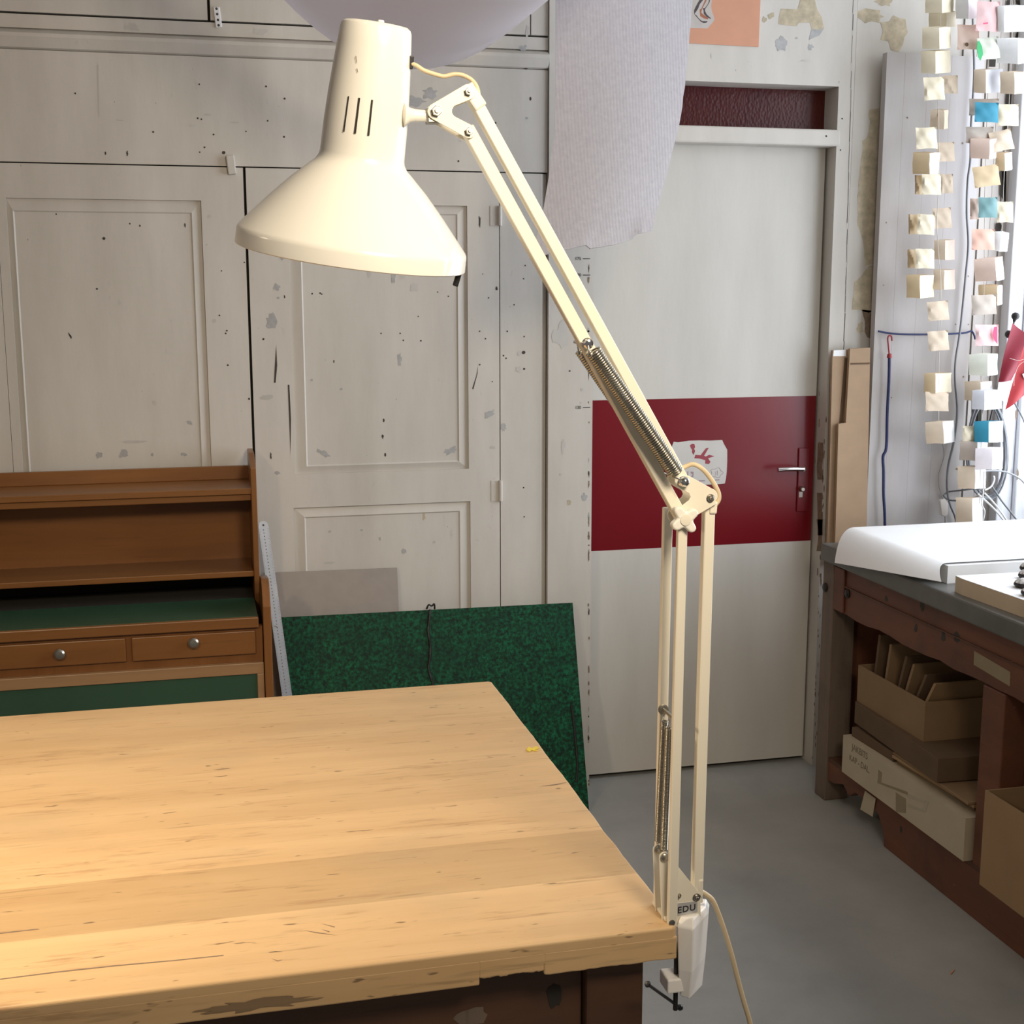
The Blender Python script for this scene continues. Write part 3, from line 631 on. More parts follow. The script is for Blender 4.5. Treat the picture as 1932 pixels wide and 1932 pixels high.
for k in range(int(L_/.005)):
    p = r1+dv*(.01+k*.005)+nn*.0017
    b.bar(p+sdv*W2*.96, p+sdv*W2*(.62 if k % 2 == 0 else .78), .0007, .0003, nn); b.bar(p-sdv*W2*.96, p-sdv*W2*(.72), .0006, .0003, nn)
    if k % 2 == 0: b.bar(p-sdv*.0012+dv*.0008, p-sdv*.0012+dv*.0042, .0022 if k % 4 else .003, .0003, nn)
g_ = b.build('graduation', 'inkgrey', e); g_['kind'] = 'stuff'
b = MB(); b.tube(spline([aY(518, 1181, 3.90), aY(524, 1184, 3.90), aY(527, 1192, 3.90)], 5), .0010, 5); b.build('scratch', 'inkgrey', e)
# flattened cartons between the door frame and the tall grey board
cq = lambda pts, Y: [aY(x, y, Y) for x, y in pts]
M['flatcard'] = plain('pale_brown_cardboard', (.40, .275, .175), .85, var=.06, sc=12)
e = thing('flattened_carton', 'narrow flattened brown carton standing upright beside the door frame', 'cardboard box', aY(1590, 1010, 3.99))
b = MB(); b.prism(cq([(1571, 661), (1601, 660), (1600, 792), (1580, 799), (1576, 880), (1575, 1050), (1560, 1050), (1566, 860)], 3.975), (0, .012, 0)); b.build('carton_panel', 'flatcard', e)
b = MB(); b.prism(cq([(1573, 661), (1596, 660), (1596, 672), (1572, 672)], 3.9735), (0, .001, 0)); b.build('paper_label', 'paper', e)
b = MB(); b.prism(cq([(1594, 675), (1601, 675), (1590, 795), (1588, 799), (1584, 796)], 3.9735), (0, .001, 0)); b.build('folded_edge', 'carddark', e)
e = thing('flattened_carton', 'broad flattened brown carton leaning against the tall grey board', 'cardboard box', aY(1615, 1010, 3.99))
b = MB(); b.prism(cq([(1604, 658), (1642, 656), (1634, 1050), (1575, 1050), (1582, 800), (1596, 798), (1602, 690)], 3.955), (0, .014, 0)); b.build('carton_panel', 'flatcard', e)
b = MB(); b.prism(cq([(1605, 685), (1641, 684), (1641, 687), (1605, 688)], 3.9535), (0, .001, 0)); b.build('crease', 'carddark', e)
# tall grey board
e = thing('tall_board', 'tall grey-lilac painted board of vertical planks standing against the wall', 'board', (2.36, 3.96, 0))
xs = [2.196, 2.262, 2.345, 2.43, 2.548]; zt = 2.412
for i in range(4):
    b = MB(); b.box((xs[i], 3.962, .0), (xs[i+1]-.0004, 3.990, zt-.0004*i)); marks([[(1672, 420, 1.5, 2), (1667, 538, 2, 1)], [(1712, 222, 2, 2), (1682, 750, 1.5, 1.5)], [(1753, 640, 1, 3)], [(1816, 270, 2, 2), (1827, 521, 1.5, 1.5), (1818, 711, 2, 2), (1827, 612, 1.4, 1.4), (1803, 612, 1.5, 1.5, 2), (1805, 885, 2.5, 2.5, 2)]][i], 3.9613)(b)
    b.build('plank', ['grey_board', 'chip_dark', 'chip_brown'], e)

# ================================================================== WORK TABLE
TZ, TX, TYF, TYB = .90, .5365, 1.373, 2.404
e = thing('work_table', 'large pale wooden work table with worn plank top and dark brown base', 'table', (-.4, 1.9, 0))
b = MB(); TXL = -1.75
# rounded slab, outline slightly worn along the right-hand end
n = 60; pts = []
for k in range(n+1):
    y = TYF+.006+(TYB-TYF-.012)*k/n
    w = .0006*math.sin(y*31)+random.uniform(-.0004, .0004)
    if 1.62 < y < 1.72: w -= .0022*math.sin((y-1.62)/.1*PI)
    pts.append((TX+w, y))
outl = [(TXL, TYF), (TX-.006, TYF)]+pts+[(TX-.006, TYB), (TXL, TYB)]
b.prism([(x, y, TZ) for x, y in outl], (0, 0, -.030)); b.build('tabletop', 'tabletop', e, bevel=.009, seg=5)
b = MB()
def lipz(x):   # ragged lower lip of the front edge
    return TZ-.068
xl1, xl2 = aY(905, 1850, TYF).x, aY(1027, 1835, TYF).x
def lip(x0, x1, z, ragged=0):
    N = 24; top = [(x0+(x1-x0)*k/N, TYF-.0003, TZ-.013) for k in range(N+1)]
    bot = [(x0+(x1-x0)*k/N, TYF-.0003, z+random.uniform(-ragged, ragged)) for k in range(N, -1, -1)]
    b.prism(top+bot, (0, .05, 0))
lip(TXL, xl1, TZ-.045, .0010); lip(xl1-.001, xl2, TZ-.0365, .0010); lip(xl2-.0005, TX-.0015, TZ-.042, .0006)
b.box((TXL, TYB-.05, TZ-.039), (TX-.004, TYB-.002, TZ-.022)); b.box((TX-.05, TYF+.05, TZ-.038), (TX-.004, TYB-.05, TZ-.022))
b.build('edge_strip', 'tabletop', e, bevel=.002)
# chipped dark mend in the front edge
lx0, lx1 = aY(1106, 1890, TYF+.03).x, aY(1214, 1890, TYF+.03).x
for (x0, x1) in ((lx0, lx1), (-1.5, -1.39)):
    for y0 in (TYF+.03, TYB-.14):
        b = MB(); b.box((x0, y0, 0), (x1, y0+.1, TZ-.031)); 
        b.build('leg', 'darkwood', e, bevel=.004)
b = MB(); b.box((-1.39, TYF+.045, .70), (lx0-.001, TYF+.07, TZ-.031)); b.build('apron', 'darkwood', e, bevel=.002)
b = MB(); b.box((lx1-.045, TYF+.13, .70), (lx1-.02, TYB-.14, TZ-.031)); b.build('apron', 'darkwood', e, bevel=.002)
b = MB(); b.box((-1.39, TYB-.08, .70), (lx0-.001, TYB-.055, TZ-.031)); b.build('apron', 'darkwood', e, bevel=.002)
b = MB(); b.blob(aY(1045, 1880, TYF+.0442), .009, .016, 16, mat=0, jag=.2); b.build('dark_knot', 'gap', e)
b = MB(); b.blob(aY(890, 1918, TYF+.0445), .020, .012, 14, mat=0, jag=.2); b.build('paint_smear', 'greywood', e)
b = MB(); b.blob((aY(485, 1893, TYF+.001).x, TYF-.0010, aY(485, 1893, TYF+.001).z), .062, .0065, 30, mat=0, jag=.35, rot=.0)
b.build('burn_mark', wood('charred_edge_wood', (.30, .20, .11), (.15, .10, .06), 'x', 14, .6, .6).m, e)
for pts in [[(572, 1755), (600, 1759), (636, 1764.5), (600, 1760.5)], [(605, 1742), (632, 1748), (631, 1749.4)], [(606, 1753), (622, 1757), (621, 1758.4)], [(505, 1797), (520, 1794), (534, 1795.5), (520, 1796)], [(512, 1808), (524, 1812), (533, 1810.5), (524, 1813.5)], [(0, 1846.5), (105, 1833), (215, 1821), (330, 1811), (422, 1801.5), (422, 1803), (330, 1812.5), (215, 1823), (105, 1835), (0, 1848)], [(1015, 1484), (1050, 1479), (1072, 1475), (1050, 1481)], [(0, 1760), (70, 1752), (75, 1753), (0, 1761.5)]]:
    b = MB(); b.face([aZ(x, y, TZ+.0003) for x, y in pts]); b.build('scratch', M['chip_brown'], e)
b = MB(); ps = [(993, 1416), (997, 1410), (1004, 1413), (1012, 1409), (1017, 1413), (1009, 1415), (1014, 1418), (1003, 1416), (999, 1419)]
b.prism([aZ(x, y, TZ+.0004) for x, y in ps], (0, 0, .0014)); tag(b.build('paper_scrap', 'yellow'), 'tiny yellow scrap lying near the far right-hand edge of the wooden table', 'scrap')

# ================================================================== DESK LAMP
LY = 1.40
def q(x, y, d=0.0): return aY(x, y, LY+d)
PXM = (q(1300, 1000)-q(1301, 1000)).length
lamp = thing('desk_lamp', 'cream enamel spring-arm desk lamp clamped to the table corner', 'lamp', (TX, LY, TZ))
FRONT, BACK = -.018, .030
def qr(x, y, d0, d):            # point seen at depth d0, moved straight back to depth d
    p = q(x, y, d0); return Vector((p.x, LY+d, p.z))
def rounded(cs, rad, off, d, name, m, parent, holes=None):
    """plate: convex hull-like outline of circles given in order"""
# ---- lamp head
axv = (q(718, 44)-q(684, 404)).normalized()                    # lean in the arm's plane
axv = (axv+Vector((0, -math.tan(math.radians(8.2)), 0))).normalized()
topc = q(711, 43, .010); S_ = 365*PXM/363*1.003
prof = [(0, .0), (40, .3), (50, 1.5), (54.5, 5), (56.5, 10), (59, 35), (62, 70), (65, 110), (67.3, 150), (68.3, 190), (68.6, 204), (70, 211), (75, 219), (82, 225), (110, 251), (140, 283), (168, 315), (186, 336), (188.6, 340), (189.4, 345), (189.8, 366), (188.3, 367.5), (187, 366), (186.6, 344), (165, 317), (107, 253), (79, 228), (66, 212), (65, 150), (55, 15), (0, 4)]
b = MB(); b.lathe([(r*PXM, h*PXM) for r, h in prof], topc, -axv, 96); b.build('lamp_shade', 'enamel', lamp, smooth=28)
shade = bpy.data.objects['lamp_shade']
side = q(770, 215)-q(710, 215); side = (side-axv*side.dot(axv)).normalized(); frt = axv.cross(side).normalized(); frt = frt if frt.y < 0 else -frt
def onshade(ang, h, r): return topc-axv*h*PXM+(side*math.sin(ang)+frt*math.cos(ang))*r*PXM
b = MB(); c = topc+side*5*PXM+frt*8*PXM; b.disc(c-axv*.002, axv, 5.3*PXM, 7.5*PXM, 20); b.build('push_switch', 'plastic_white', shade, smooth=40)
for sx in (-39, -23, -3):
    b = MB(); N = 6
    rows = []
    for k in range(N+1):
        h = 117+k*54/N; r = 65.4+(h-110)*.06
        rows.append([onshade(math.asin((sx+d)/67), h, r+.35) for d in ((-1.5, 1.5) if sx > -35 else (-1.0, 1.0))])
    for r0_, r1_ in zip(rows, rows[1:]): b.face([r0_[0], r0_[1], r1_[1], r1_[0]])
    b.build('vent_slot', 'gap', shade)
b = MB(); c = q(774, 118, .004); b.bar(c-axv*10*PXM, c+axv*10*PXM, 9*PXM, 14*PXM, frt); b.build('cable_grommet', 'black', shade, bevel=.001)
b = MB(); c = onshade(1.30, 360, 182); b.bar(c, c-axv*30*PXM-side*5*PXM, 9*PXM, 7*PXM, frt); b.build('black_tab', 'black', shade, bevel=.001)
b = MB(); c = topc-axv*(250*PXM); b.lathe([(0, 60), (14, 58), (24, 50), (29, 38), (29, 28), (22, 8), (15, -8), (14, -40), (0, -40)] and [(r*PXM, h*PXM) for r, h in [(0, 62), (14, 60), (25, 52), (30, 38), (29, 26), (21, 4), (15, -14), (14, -50), (0, -50)]], c, -axv, 28); b.build('light_bulb', 'plastic_white', lamp, smooth=40)
for sx, h0, h1, dx in ((-34, 56, 66, 3), (-30, 74, 80, 2)):
    rr = 62.6; b = MB(); b.face([onshade(math.asin(x/62), h, rr+.5+(h-60)*.07) for x, h in ((sx, h0), (sx+1.2, h0+.5), (sx+dx+.8, h1), (sx+dx, h1))]); b.build('enamel_scratch', 'chip_brown', shade)
# stub, swivel block, head bracket
a0 = q(762, 217); a1 = q(806, 219)
b = MB(); d_ = (a1-a0).normalized(); L_ = (a1-a0).length
b.lathe([(0, -.004), (19.5*PXM, 0), (17*PXM, 3*PXM), (12*PXM, 9*PXM), (10*PXM, 17*PXM), (9*PXM, L_), (0, L_)], a0, d_, 32); b.build('swivel_stem', 'enamel', lamp, smooth=45)
b = MB(); b.bar(q(804, 219), q(829, 219), 24*PXM, .016); b.build('swivel_block', 'steel', lamp, bevel=.0012)
def circ(c, r, a0, a1, n=10): return [(c[0]+r*math.cos(math.radians(a0+(a1-a0)*k/n)), c[1]+r*math.sin(math.radians(a0+(a1-a0)*k/n))) for k in range(n+1)]
def plate(outline, d, th, name, m='creambar', parent=lamp, d0=None):
    b = MB(); b.prism([qr(x, y, d if d0 is None else d0, d) for x, y in outline], (0, th, 0)); return b.build(name, m, parent, bevel=.0004, seg=1)
P1, P2, P3 = (823, 210), (884, 173), (885, 248)
head = circ(P2, 15, 235, 420, 9)+[(857, 200), (853, 207), (853, 213), (857, 219)]+circ(P3, 13, -55, 118, 8)+circ(P1, 16, 118, 243, 8)
plate(head, -.0105, .0016, 'head_bracket'); plate(head, .0095, .0016, 'head_bracket', d0=-.0105)
def hexnut(x, y, d, r, name, parent, m='steel', h=.005):
    o = thing_pt = q(x, y, d); b = MB(); b.lathe([(0, 0), (r*1.25*PXM, 0), (r*1.25*PXM, .0008), (r*PXM, .0008), (r*PXM, h*.8), (r*.85*PXM, h), (r*.5*PXM, h), (r*.5*PXM, h+.0012), (r*.4*PXM, h+.002), (0, h+.002)], o, (0, -1, 0), 6 if r > 6.5 else 24); return b.build(name, m, parent, smooth=30)
hexnut(P1[0], P1[1], -.0105, 8.5, 'nut', lamp); hexnut(P2[0], P2[1], -.0105, 6.6, 'nut', lamp); hexnut(P3[0], P3[1], -.0105, 6.6, 'nut', lamp)
# ---- upper arms
def arm(p, q_, w, d0, d1, name, m='creambar', ext=8):
    A, B_ = q(*p, (d0+d1)/2), q(*q_, (d0+d1)/2); v = (B_-A).normalized()*ext*PXM
    b = MB(); b.bar(A-v, B_+v, w*PXM, d1-d0); b.build(name, m, lamp, bevel=.0009, seg=1)
E1, E2 = (1286, 903), (1286, 975)
arm((884, 170), E1, 19, -.007, .007, 'upper_arm'); arm((885, 250), (1283, 973), 20.5, -.007, .007, 'upper_arm')
b = MB(); b.bar(q(884, 172, 0), q(906, 205, 0), 22*PXM, .017); b.build('arm_end_sleeve', 'creambar', lamp, bevel=.002)
# ---- elbow bracket: V plate either side
EP = (1340, 940)
elb = circ((1287, 907), 14, 118, 250, 7)+[(1300, 898)]+circ((1339, 936), 15, -75, 40, 7)+[(1352, 951), (1305, 978)]+circ((1288, 978), 15, 50, 200, 8)+[(1282, 958), (1300, 944), (1303, 938), (1300, 931), (1284, 922)]
plate(elb, -.0125, .0016, 'elbow_bracket'); plate(elb, .0110, .0016, 'elbow_bracket', d0=-.0125)
hexnut(EP[0], EP[1], -.0125, 6, 'rivet', lamp, h=.003)
b = MB(); c = q(1288, 908, -.0125); b.lathe([(0, 0), (9*PXM, 0), (9.5*PXM, 3*PXM), (8*PXM, 5*PXM), (9.5*PXM, 9*PXM), (8*PXM, 14*PXM), (4*PXM, 17*PXM), (0, 18*PXM)], c, (0, -1, 0), 24); b.build('spring_pin', 'chrome', lamp, smooth=40)
b = MB(); c = q(1107, 648, -.012); b.lathe([(0, 0), (9*PXM, 0), (9.5*PXM, 3*PXM), (6*PXM, 6*PXM), (9*PXM, 10*PXM), (7*PXM, 15*PXM), (0, 18*PXM)], c, (0, -1, 0), 24); b.tube([q(1107, 648, -.024), qr(1107, 648, -.024, .022)], .0022, 10); b.build('spring_pin', 'chrome', lamp, smooth=40)
# springs
def helix(A, B_, R, turns, wire, name, m='spring', hook=True, seg=14):
    A, B_ = Vector(A), Vector(B_); ax = (B_-A).normalized(); L = (B_-A).length; u = ax.orthogonal().normalized(); v = ax.cross(u); pts = []
    h = .010 if hook else 0
    N = turns*seg
    if hook: pts += [A, A+ax*.004+u*R*.4]
    for k in range(N+1):
        t = k/N; a = 2*PI*k/seg; pts.append(A+ax*(h+(L-2*h)*t)+(u*math.cos(a)+v*math.sin(a))*R)
    if hook: pts += [B_-ax*.004+u*R*.4, B_]
    b = MB(); b.tube(pts, wire, 5); return b.build(name, m, lamp, smooth=80)
helix(q(1109, 648, -.021), q(1284, 905, -.021), .0082, 62, .00125, 'upper_spring')
helix(qr(1109, 648, -.021, .020), qr(1284, 905, -.021, .022), .0082, 62, .00125, 'upper_spring')
# star knob
b = MB(); kc = (1294, 981); pts = []
for k in range(4):
    a = 45+90*k+8
    tip = (kc[0]+20*math.cos(math.radians(a)), kc[1]+20*math.sin(math.radians(a)))
    pts += [(kc[0]+14.5*math.cos(math.radians(a-45)), kc[1]+14.5*math.sin(math.radians(a-45)))]+circ(tip, 8.5, a-75, a+75, 6)
b.prism([q(x, y, -.030) for x, y in pts], (0, .012, 0)); kb = b.build('star_knob', 'cream_knob' if 'cream_knob' in M else 'enamel', lamp, bevel=.0025, seg=3)
MB().disc(q(kc[0], kc[1], -.0302), (0, -1, 0), 10*PXM, .0010, 24).build('knob_cap', 'creambar', kb, smooth=40)
b = MB(); b.tube([q(kc[0], kc[1], -.02), qr(kc[0], kc[1], -.02, .032)], .003, 12); b.build('pivot_bolt', 'steel', lamp, smooth=50)
# ---- lower arms: a pair on the near side of the table, one single outer arm
for d in (FRONT, BACK):
    A, B_ = qr(1287, 978, FRONT, d), qr(1267.5, 1740, FRONT, d); v = (B_-A).normalized()*8*PXM
    b = MB(); b.bar(A-v, B_+v, 17*PXM, .008); b.build('lower_arm', 'creambar', lamp, bevel=.0009, seg=1)
arm((1337, 945), (1314, 1693), 19, -.006, .006, 'lower_arm')
b = MB(); b.bar(q(1343, 945, .0), q(1341, 968, .0), 14*PXM, .017); b.build('cable_guide', 'creambar', lamp, bevel=.002)
b = MB(); b.bar(q(1319, 1655, .0), q(1318, 1690, .0), 10*PXM, .015); b.build('cable_guide', 'creambar', lamp, bevel=.002)
# lower springs and their pins
helix(q(1263, 1357, .006), q(1252, 1618, .0), .0042, 95, .0008, 'lower_spring', seg=10)
helix(q(1254, 1345, .018), q(1241, 1602, .021), .0042, 95, .0008, 'lower_spring', seg=10)
b = MB(); b.tube([qr(1262, 1348, .006, FRONT), qr(1262, 1348, .006, BACK)], .0022, 10); b.disc(qr(1262, 1348, .006, BACK-.003), (0, -1, 0), .0065, .003); b.build('spring_pin', 'steel', lamp, smooth=50)
# base bracket
bse = circ((1254, 1618), 10, 175, 300, 7)+[(1290, 1648), (1321, 1687)]+circ((1314, 1693), 9, -30, 30, 4)+[(1322, 1738), (1267, 1751), (1249, 1744)]
plate(bse, -.0075, .0016, 'base_bracket'); plate(bse, .0150, .0016, 'base_bracket', d0=-.0075)
for d in (-.0078, .0148):
    b = MB(); b.lathe([(0, 0), (8*PXM, 0), (8*PXM, 3*PXM), (6*PXM, 5*PXM), (0, 6*PXM)], qr(1254, 1617, -.0078, d), (0, -1, 0), 24); b.build('spring_pin', 'steel', lamp, smooth=40)
hexnut(1314, 1693, -.0079, 6, 'rivet', lamp, h=.002)
hexnut(1281, 1690, -.0079, 3.5, 'rivet', lamp, h=.002)
MB().disc(q(1267.5, 1741, FRONT-.004), (0, -1, 0), 6*PXM, .0012, 20).build('rivet', 'steel', lamp, smooth=40)
for d in (-.003, .004, .019): MB().disc(qr(1266, 1740, FRONT, d), (0, -1, 0), 8*PXM, .0015, 20).build('washer', 'steel', lamp, smooth=40)
b = MB(); p = q(1266, 1750, FRONT); b.box((p.x-.006, LY+FRONT+.004, TZ+.0002), (p.x+.003, LY+BACK+.004, TZ+.005)); b.build('foot_plate', 'creambar', lamp, bevel=.001)
# name plate with its letters
lp = [(1263, 1706), (1314, 1700), (1316, 1703), (1316, 1720), (1314, 1722), (1263, 1731)]
b = MB(); b.prism([q(x, y, -.0082) for x, y in lp], (0, .0007, 0)); lb = b.build('name_plate', 'label', lamp, bevel=.0002, seg=1)
O = q(1268.6, 1725.4, -.0084); X_ = q(1315, 1716, -.0084)-O
text_mesh('LEDU', 17.5*PXM, 'ink', O, X_, Vector((0, 0, 1)), 'lettering', lb, 'black letters on the small plate', .0002, 1.12, bold=.0002)
# clamp
def ring(rows):
    b = MB(); R = []
    for z, pl in rows: R.append([b.bm.verts.new((aY(x, 1800, y).x, y, z)) for x, y in pl])
    for A, B_ in zip(R, R[1:]):
        for k in range(len(A)): b.bm.faces.new((A[k], A[(k+1) % len(A)], B_[(k+1) % len(A)], B_[k]))
    b.bm.faces.new(R[0]); b.bm.faces.new(R[-1][::-1]); return b
zt_, zm_, zb_ = aY(1308, 1748, 1.374).z, aY(1305, 1835, 1.376).z, aY(1303, 1886, 1.38).z
pt = [(1276, 1.386), (1308, 1.374), (1335, 1.410), (1336, 1.432), (1305, 1.440), (1281, 1.430)]
pm = [(1280, 1.387), (1307, 1.376), (1331, 1.408), (1332, 1.430), (1305, 1.437), (1284, 1.428)]
pb = [(1285, 1.390), (1303, 1.381), (1326, 1.406), (1327, 1.425), (1303, 1.430), (1287, 1.424)]
pt2 = [(1282, 1.390), (1307, 1.381), (1329, 1.407), (1330, 1.427), (1305, 1.434), (1286, 1.426)]
cl = ring([(zb_, pb), (zm_, pm), (zt_-.004, pt), (zt_+.006, pt2)]).build('clamp_body', 'plastic_white', lamp, bevel=.0018, seg=3)
zj0, zj1 = aY(1262, 1864, LY).z, aY(1262, 1838, LY).z
b = MB(); b.box((aY(1258, 1850, LY-.01).x, LY-.014, zj0), (aY(1290, 1850, LY).x, LY+.016, zj1)); b.build('clamp_jaw', 'plastic_white', cl, bevel=.002)
b = MB(); s0 = aY(1274, 1905, LY); b.tube([s0, (s0.x, LY, TZ-.044)], .0030, 14); b.disc((s0.x, LY, TZ-.0435), (0, 0, 1), .009, .004); sc_ = b.build('clamp_screw', 'blackmetal', cl, smooth=50)
b = MB(); h0, h1 = q(1222, 1857, -.045), q(1283, 1901, .012); b.tube([h0, h1], .0020, 10)
for hh in (h0, h1): b.lathe([(0, -.004), (.003, -.003), (.004, 0), (.003, .003), (0, .004)], hh, h1-h0, 14)
b.build('screw_handle', 'black', cl, smooth=50)
# flex
b = MB(); b.tube(spline([q(776, 120, .002), q(786, 124, 0), (q(800, 133)), q(820, 140), q(838, 144), q(858, 140), q(876, 143), q(893, 154), q(902, 172), q(903, 195), q(914, 212, .002)], 6), 3.6*PXM, 10); b.build('flex', 'cord', lamp, smooth=80)
b = MB(); b.tube(spline([q(1282, 886, .010), q(1294, 880, .008), q(1308, 876, .004), q(1324, 884, 0), q(1340, 902, 0), q(1354, 926, 0), q(1356, 942, 0), q(1349, 953, 0), q(1341, 960, 0)], 6), 4.2*PXM, 10); b.build('flex', 'cord', lamp, smooth=80)
def fl3(x, y): return q(x, y, .0)
b = MB(); b.tube(spline([q(1322, 1682), q(1332, 1688), q(1345, 1700), q(1357, 1728), q(1368, 1760), q(1380, 1800), q(1390, 1840), q(1402, 1885), q(1416, 1935), Vector((.657, 1.40, .68)), Vector((.666, 1.40, .60)), Vector((.675, 1.405, .48)), Vector((.685, 1.41, .32)), Vector((.70, 1.42, .15)), Vector((.72, 1.42, .05)), Vector((.78, 1.40, .012)), Vector((1.0, 1.2, .008)), Vector((1.2, .8, .008))], 6), 5.0*PXM, 10); b.build('flex', 'cord', lamp, smooth=80)

# ================================================================== WORKBENCH BY THE WINDOW
BZ, BXL, BYE = .852, 1.935, 3.777
e = thing('workbench', 'old red-brown workbench with thick grey top standing by the window', 'workbench', (2.3, 2.6, 0))
b = MB(); b.box((BXL, .9, BZ-.056), (2.70, BYE, BZ)); b.build('bench_top', 'slab', e, bevel=.006)
b = MB(); N = 40; ys_ = [1.0+(3.70-1.0)*k/N for k in range(N+1)]
b.prism([(1.958, y, .797) for y in ys_]+[(1.958, y, .645+random.uniform(-.004, .004)) for y in ys_[::-1]], (.035, 0, 0)); ap = b.build('apron', 'redwood', e, bevel=.002)
b = MB(); b.box((1.952, 1.0, .735), (1.960, 3.70, .738)); b.build('ledge', 'darkwood', e)
for y0, y1, m in ((3.704, 3.775, 'greywood'), (2.79, 2.885, 'redwood'), (1.1, 1.2, 'redwood')):
    for x0, x1 in ((1.947 if m == 'greywood' else 1.9565, 2.03), (2.55, 2.64)):
        b = MB(); b.box((x0, y0, .1375 if x0 == 1.9565 else 0), (x1, y1, .644 if x0 == 1.9565 else .797)); b.build('leg', m if x0 < 2 else 'redwood', e, bevel=.004)
b = MB(); b.box((1.949, 3.640, .65), (1.956, 3.7035, .79)); b.build('apron_end', 'redwood', e, bevel=.002)
prof_ = [(1.0, 0), (3.335, 0), (3.345, .045), (3.375, .085), (3.44, .10), (3.52, .098), (3.56, .07), (3.60, .095), (3.66, .075), (3.703, .07)]
b = MB(); b.prism([(1.956, y, z) for y, z in prof_]+[(1.956, 3.703, .137), (1.956, 1.0, .137)], (.03, 0, 0)); b.build('skirt_board', 'redwood', e, bevel=.003)
b = MB(); b.box((1.956, 1.0, .138), (2.64, 3.703, .150)); b.build('lower_shelf', 'darkwood', e)
b = MB(); b.box((2.62, 1.0, .15), (2.64, 3.70, .79)); b.build('back_board', 'darkwood', e)
b = MB(); b.box((2.03, 3.725, .14), (2.62, 3.745, .79)); b.build('end_panel', 'redwood', e)
for x, y in ((1558, 1108), (1600, 1120)):
    b = MB(); b.lathe([(0, 0), (.014, 0), (.016, .004), (.010, .008), (0, .009)], aX(x, y, 1.947 if x < 1575 else 1.958), (-1, 0, 0), 16); b.build('bolt_head', 'blackmetal', e, smooth=40)
b = MB(); pp = [aX(x, y, 1.9575) for x, y in [(1838, 1228), (1906, 1268), (1905, 1295), (1837, 1254)]]; b.prism(pp, (.0004, 0, 0)); b.build('paper_remnant', flat('oldpaper', (.30, .24, .15)), e)
b = MB()
for x, y, r in ((1728, 1185, .010), (1780, 1200, .013), (1805, 1203, .014), (1740, 1143, .012), (1672, 1130, .008), (1700, 1565, .008)):
    c = aX(x, y, 1.9575 if y < 1400 else 1.9555); b.prism([(c.x, c.y+r*math.cos(a)*random.uniform(.6, 1.2), c.z+r*1.3*math.sin(a)*random.uniform(.6, 1.2)) for a in [2*PI*k/10 for k in range(10)]], (.0003, 0, 0))
b.build('dark_stain', 'chip_dark', e); bpy.data.objects['dark_stain']['kind'] = 'stuff'
# cartons and folders below
SH = .1505
def carton(name, m, x0, x1, y0, y1, z0, z1, label, th=.004, open_top=True, taper=0, cat='cardboard box'):
    e = thing(name, label, cat, ((x0+x1)/2, (y0+y1)/2, z0)); b = MB()
    b.box((x0, y0, z0), (x1, y1, z0+th))
    for a, c in (((x0, y0), (x0+th, y1)), ((x1-th, y0), (x1, y1)), ((x0+th, y0), (x1-th, y0+th)), ((x0+th, y1-th), (x1-th, y1))): b.box((*a, z0+th), (*c, z1))
    if not open_top: b.box((x0+th, y0+th, z1-th), (x1-th, y1-th, z1))
    b.build('carton_body', m, e); return e
wc = carton('white_carton', 'cartonwhite', 1.936, 2.36, 2.895, 3.575, SH, .272, 'long shallow off-white carton with handwriting on the lower bench shelf', open_top=False)
for pts, m, nm in (([(1690, 1495), (1709, 1507), (1709, 1534), (1690, 1532)], 'tape', 'tape'), ([(1657, 1452), (1664, 1458), (1662, 1476), (1712, 1494), (1713, 1500), (1655, 1477), (1656, 1470)], 'tape', 'tape'), ([(1712, 1497), (1752, 1512), (1746, 1533), (1712, 1521), (1712, 1516), (1740, 1527), (1743, 1514), (1712, 1503)], 'clear_tape', 'tape')):
    b = MB(); b.prism([aX(x, y, 1.9352) for x, y in pts], (.0006, 0, 0)); b.build(nm, m, wc)
O1 = aX(1607, 1414, 1.9355); dy_ = (aX(1640, 1436, 1.9355)-O1); dy_.x = 0
text_mesh('JAKBITS', .030, 'inkgrey', O1, dy_, dy_.cross(Vector((-1, 0, 0))) if dy_.cross(Vector((-1, 0, 0))).z > 0 else -dy_.cross(Vector((-1, 0, 0))), 'handwriting', wc, None, .0001, .95)
O2 = aX(1602, 1433, 1.9355)
text_mesh('KAP - DAL.', .028, 'inkgrey', O2, dy_, Vector((0, 0, 1)), 'handwriting', wc, None, .0001, .95)
flag_ = aX(1624, 1495, 1.946); b = MB(); b.prism([aX(x, y, 1.952) for x, y in [(1632, 1492), (1652, 1507), (1646, 1541), (1623, 1527)]], (.001, 0, 0)); tag(b.build('paper_tag', 'cartonwhite'), 'pale paper tag hanging from the lower shelf under the white carton', 'paper')
def env(name, m, cx, cy, z, w, d, h, rot, label, cat='envelope', group=None, n=1):
    b = MB(); R_ = Matrix.Rotation(math.radians(rot), 3, 'Z'); c = Vector((cx, cy, 0))
    P_ = [c+R_ @ Vector((sx*w/2, sy*d/2, 0)) for sx, sy in ((-1, -1), (1, -1), (1, 1), (-1, 1))]
    b.prism([(p.x, p.y, z) for p in P_], (0, 0, h)); o = b.build(name, m, None, bevel=.0015); return tag(o, label, cat, group)
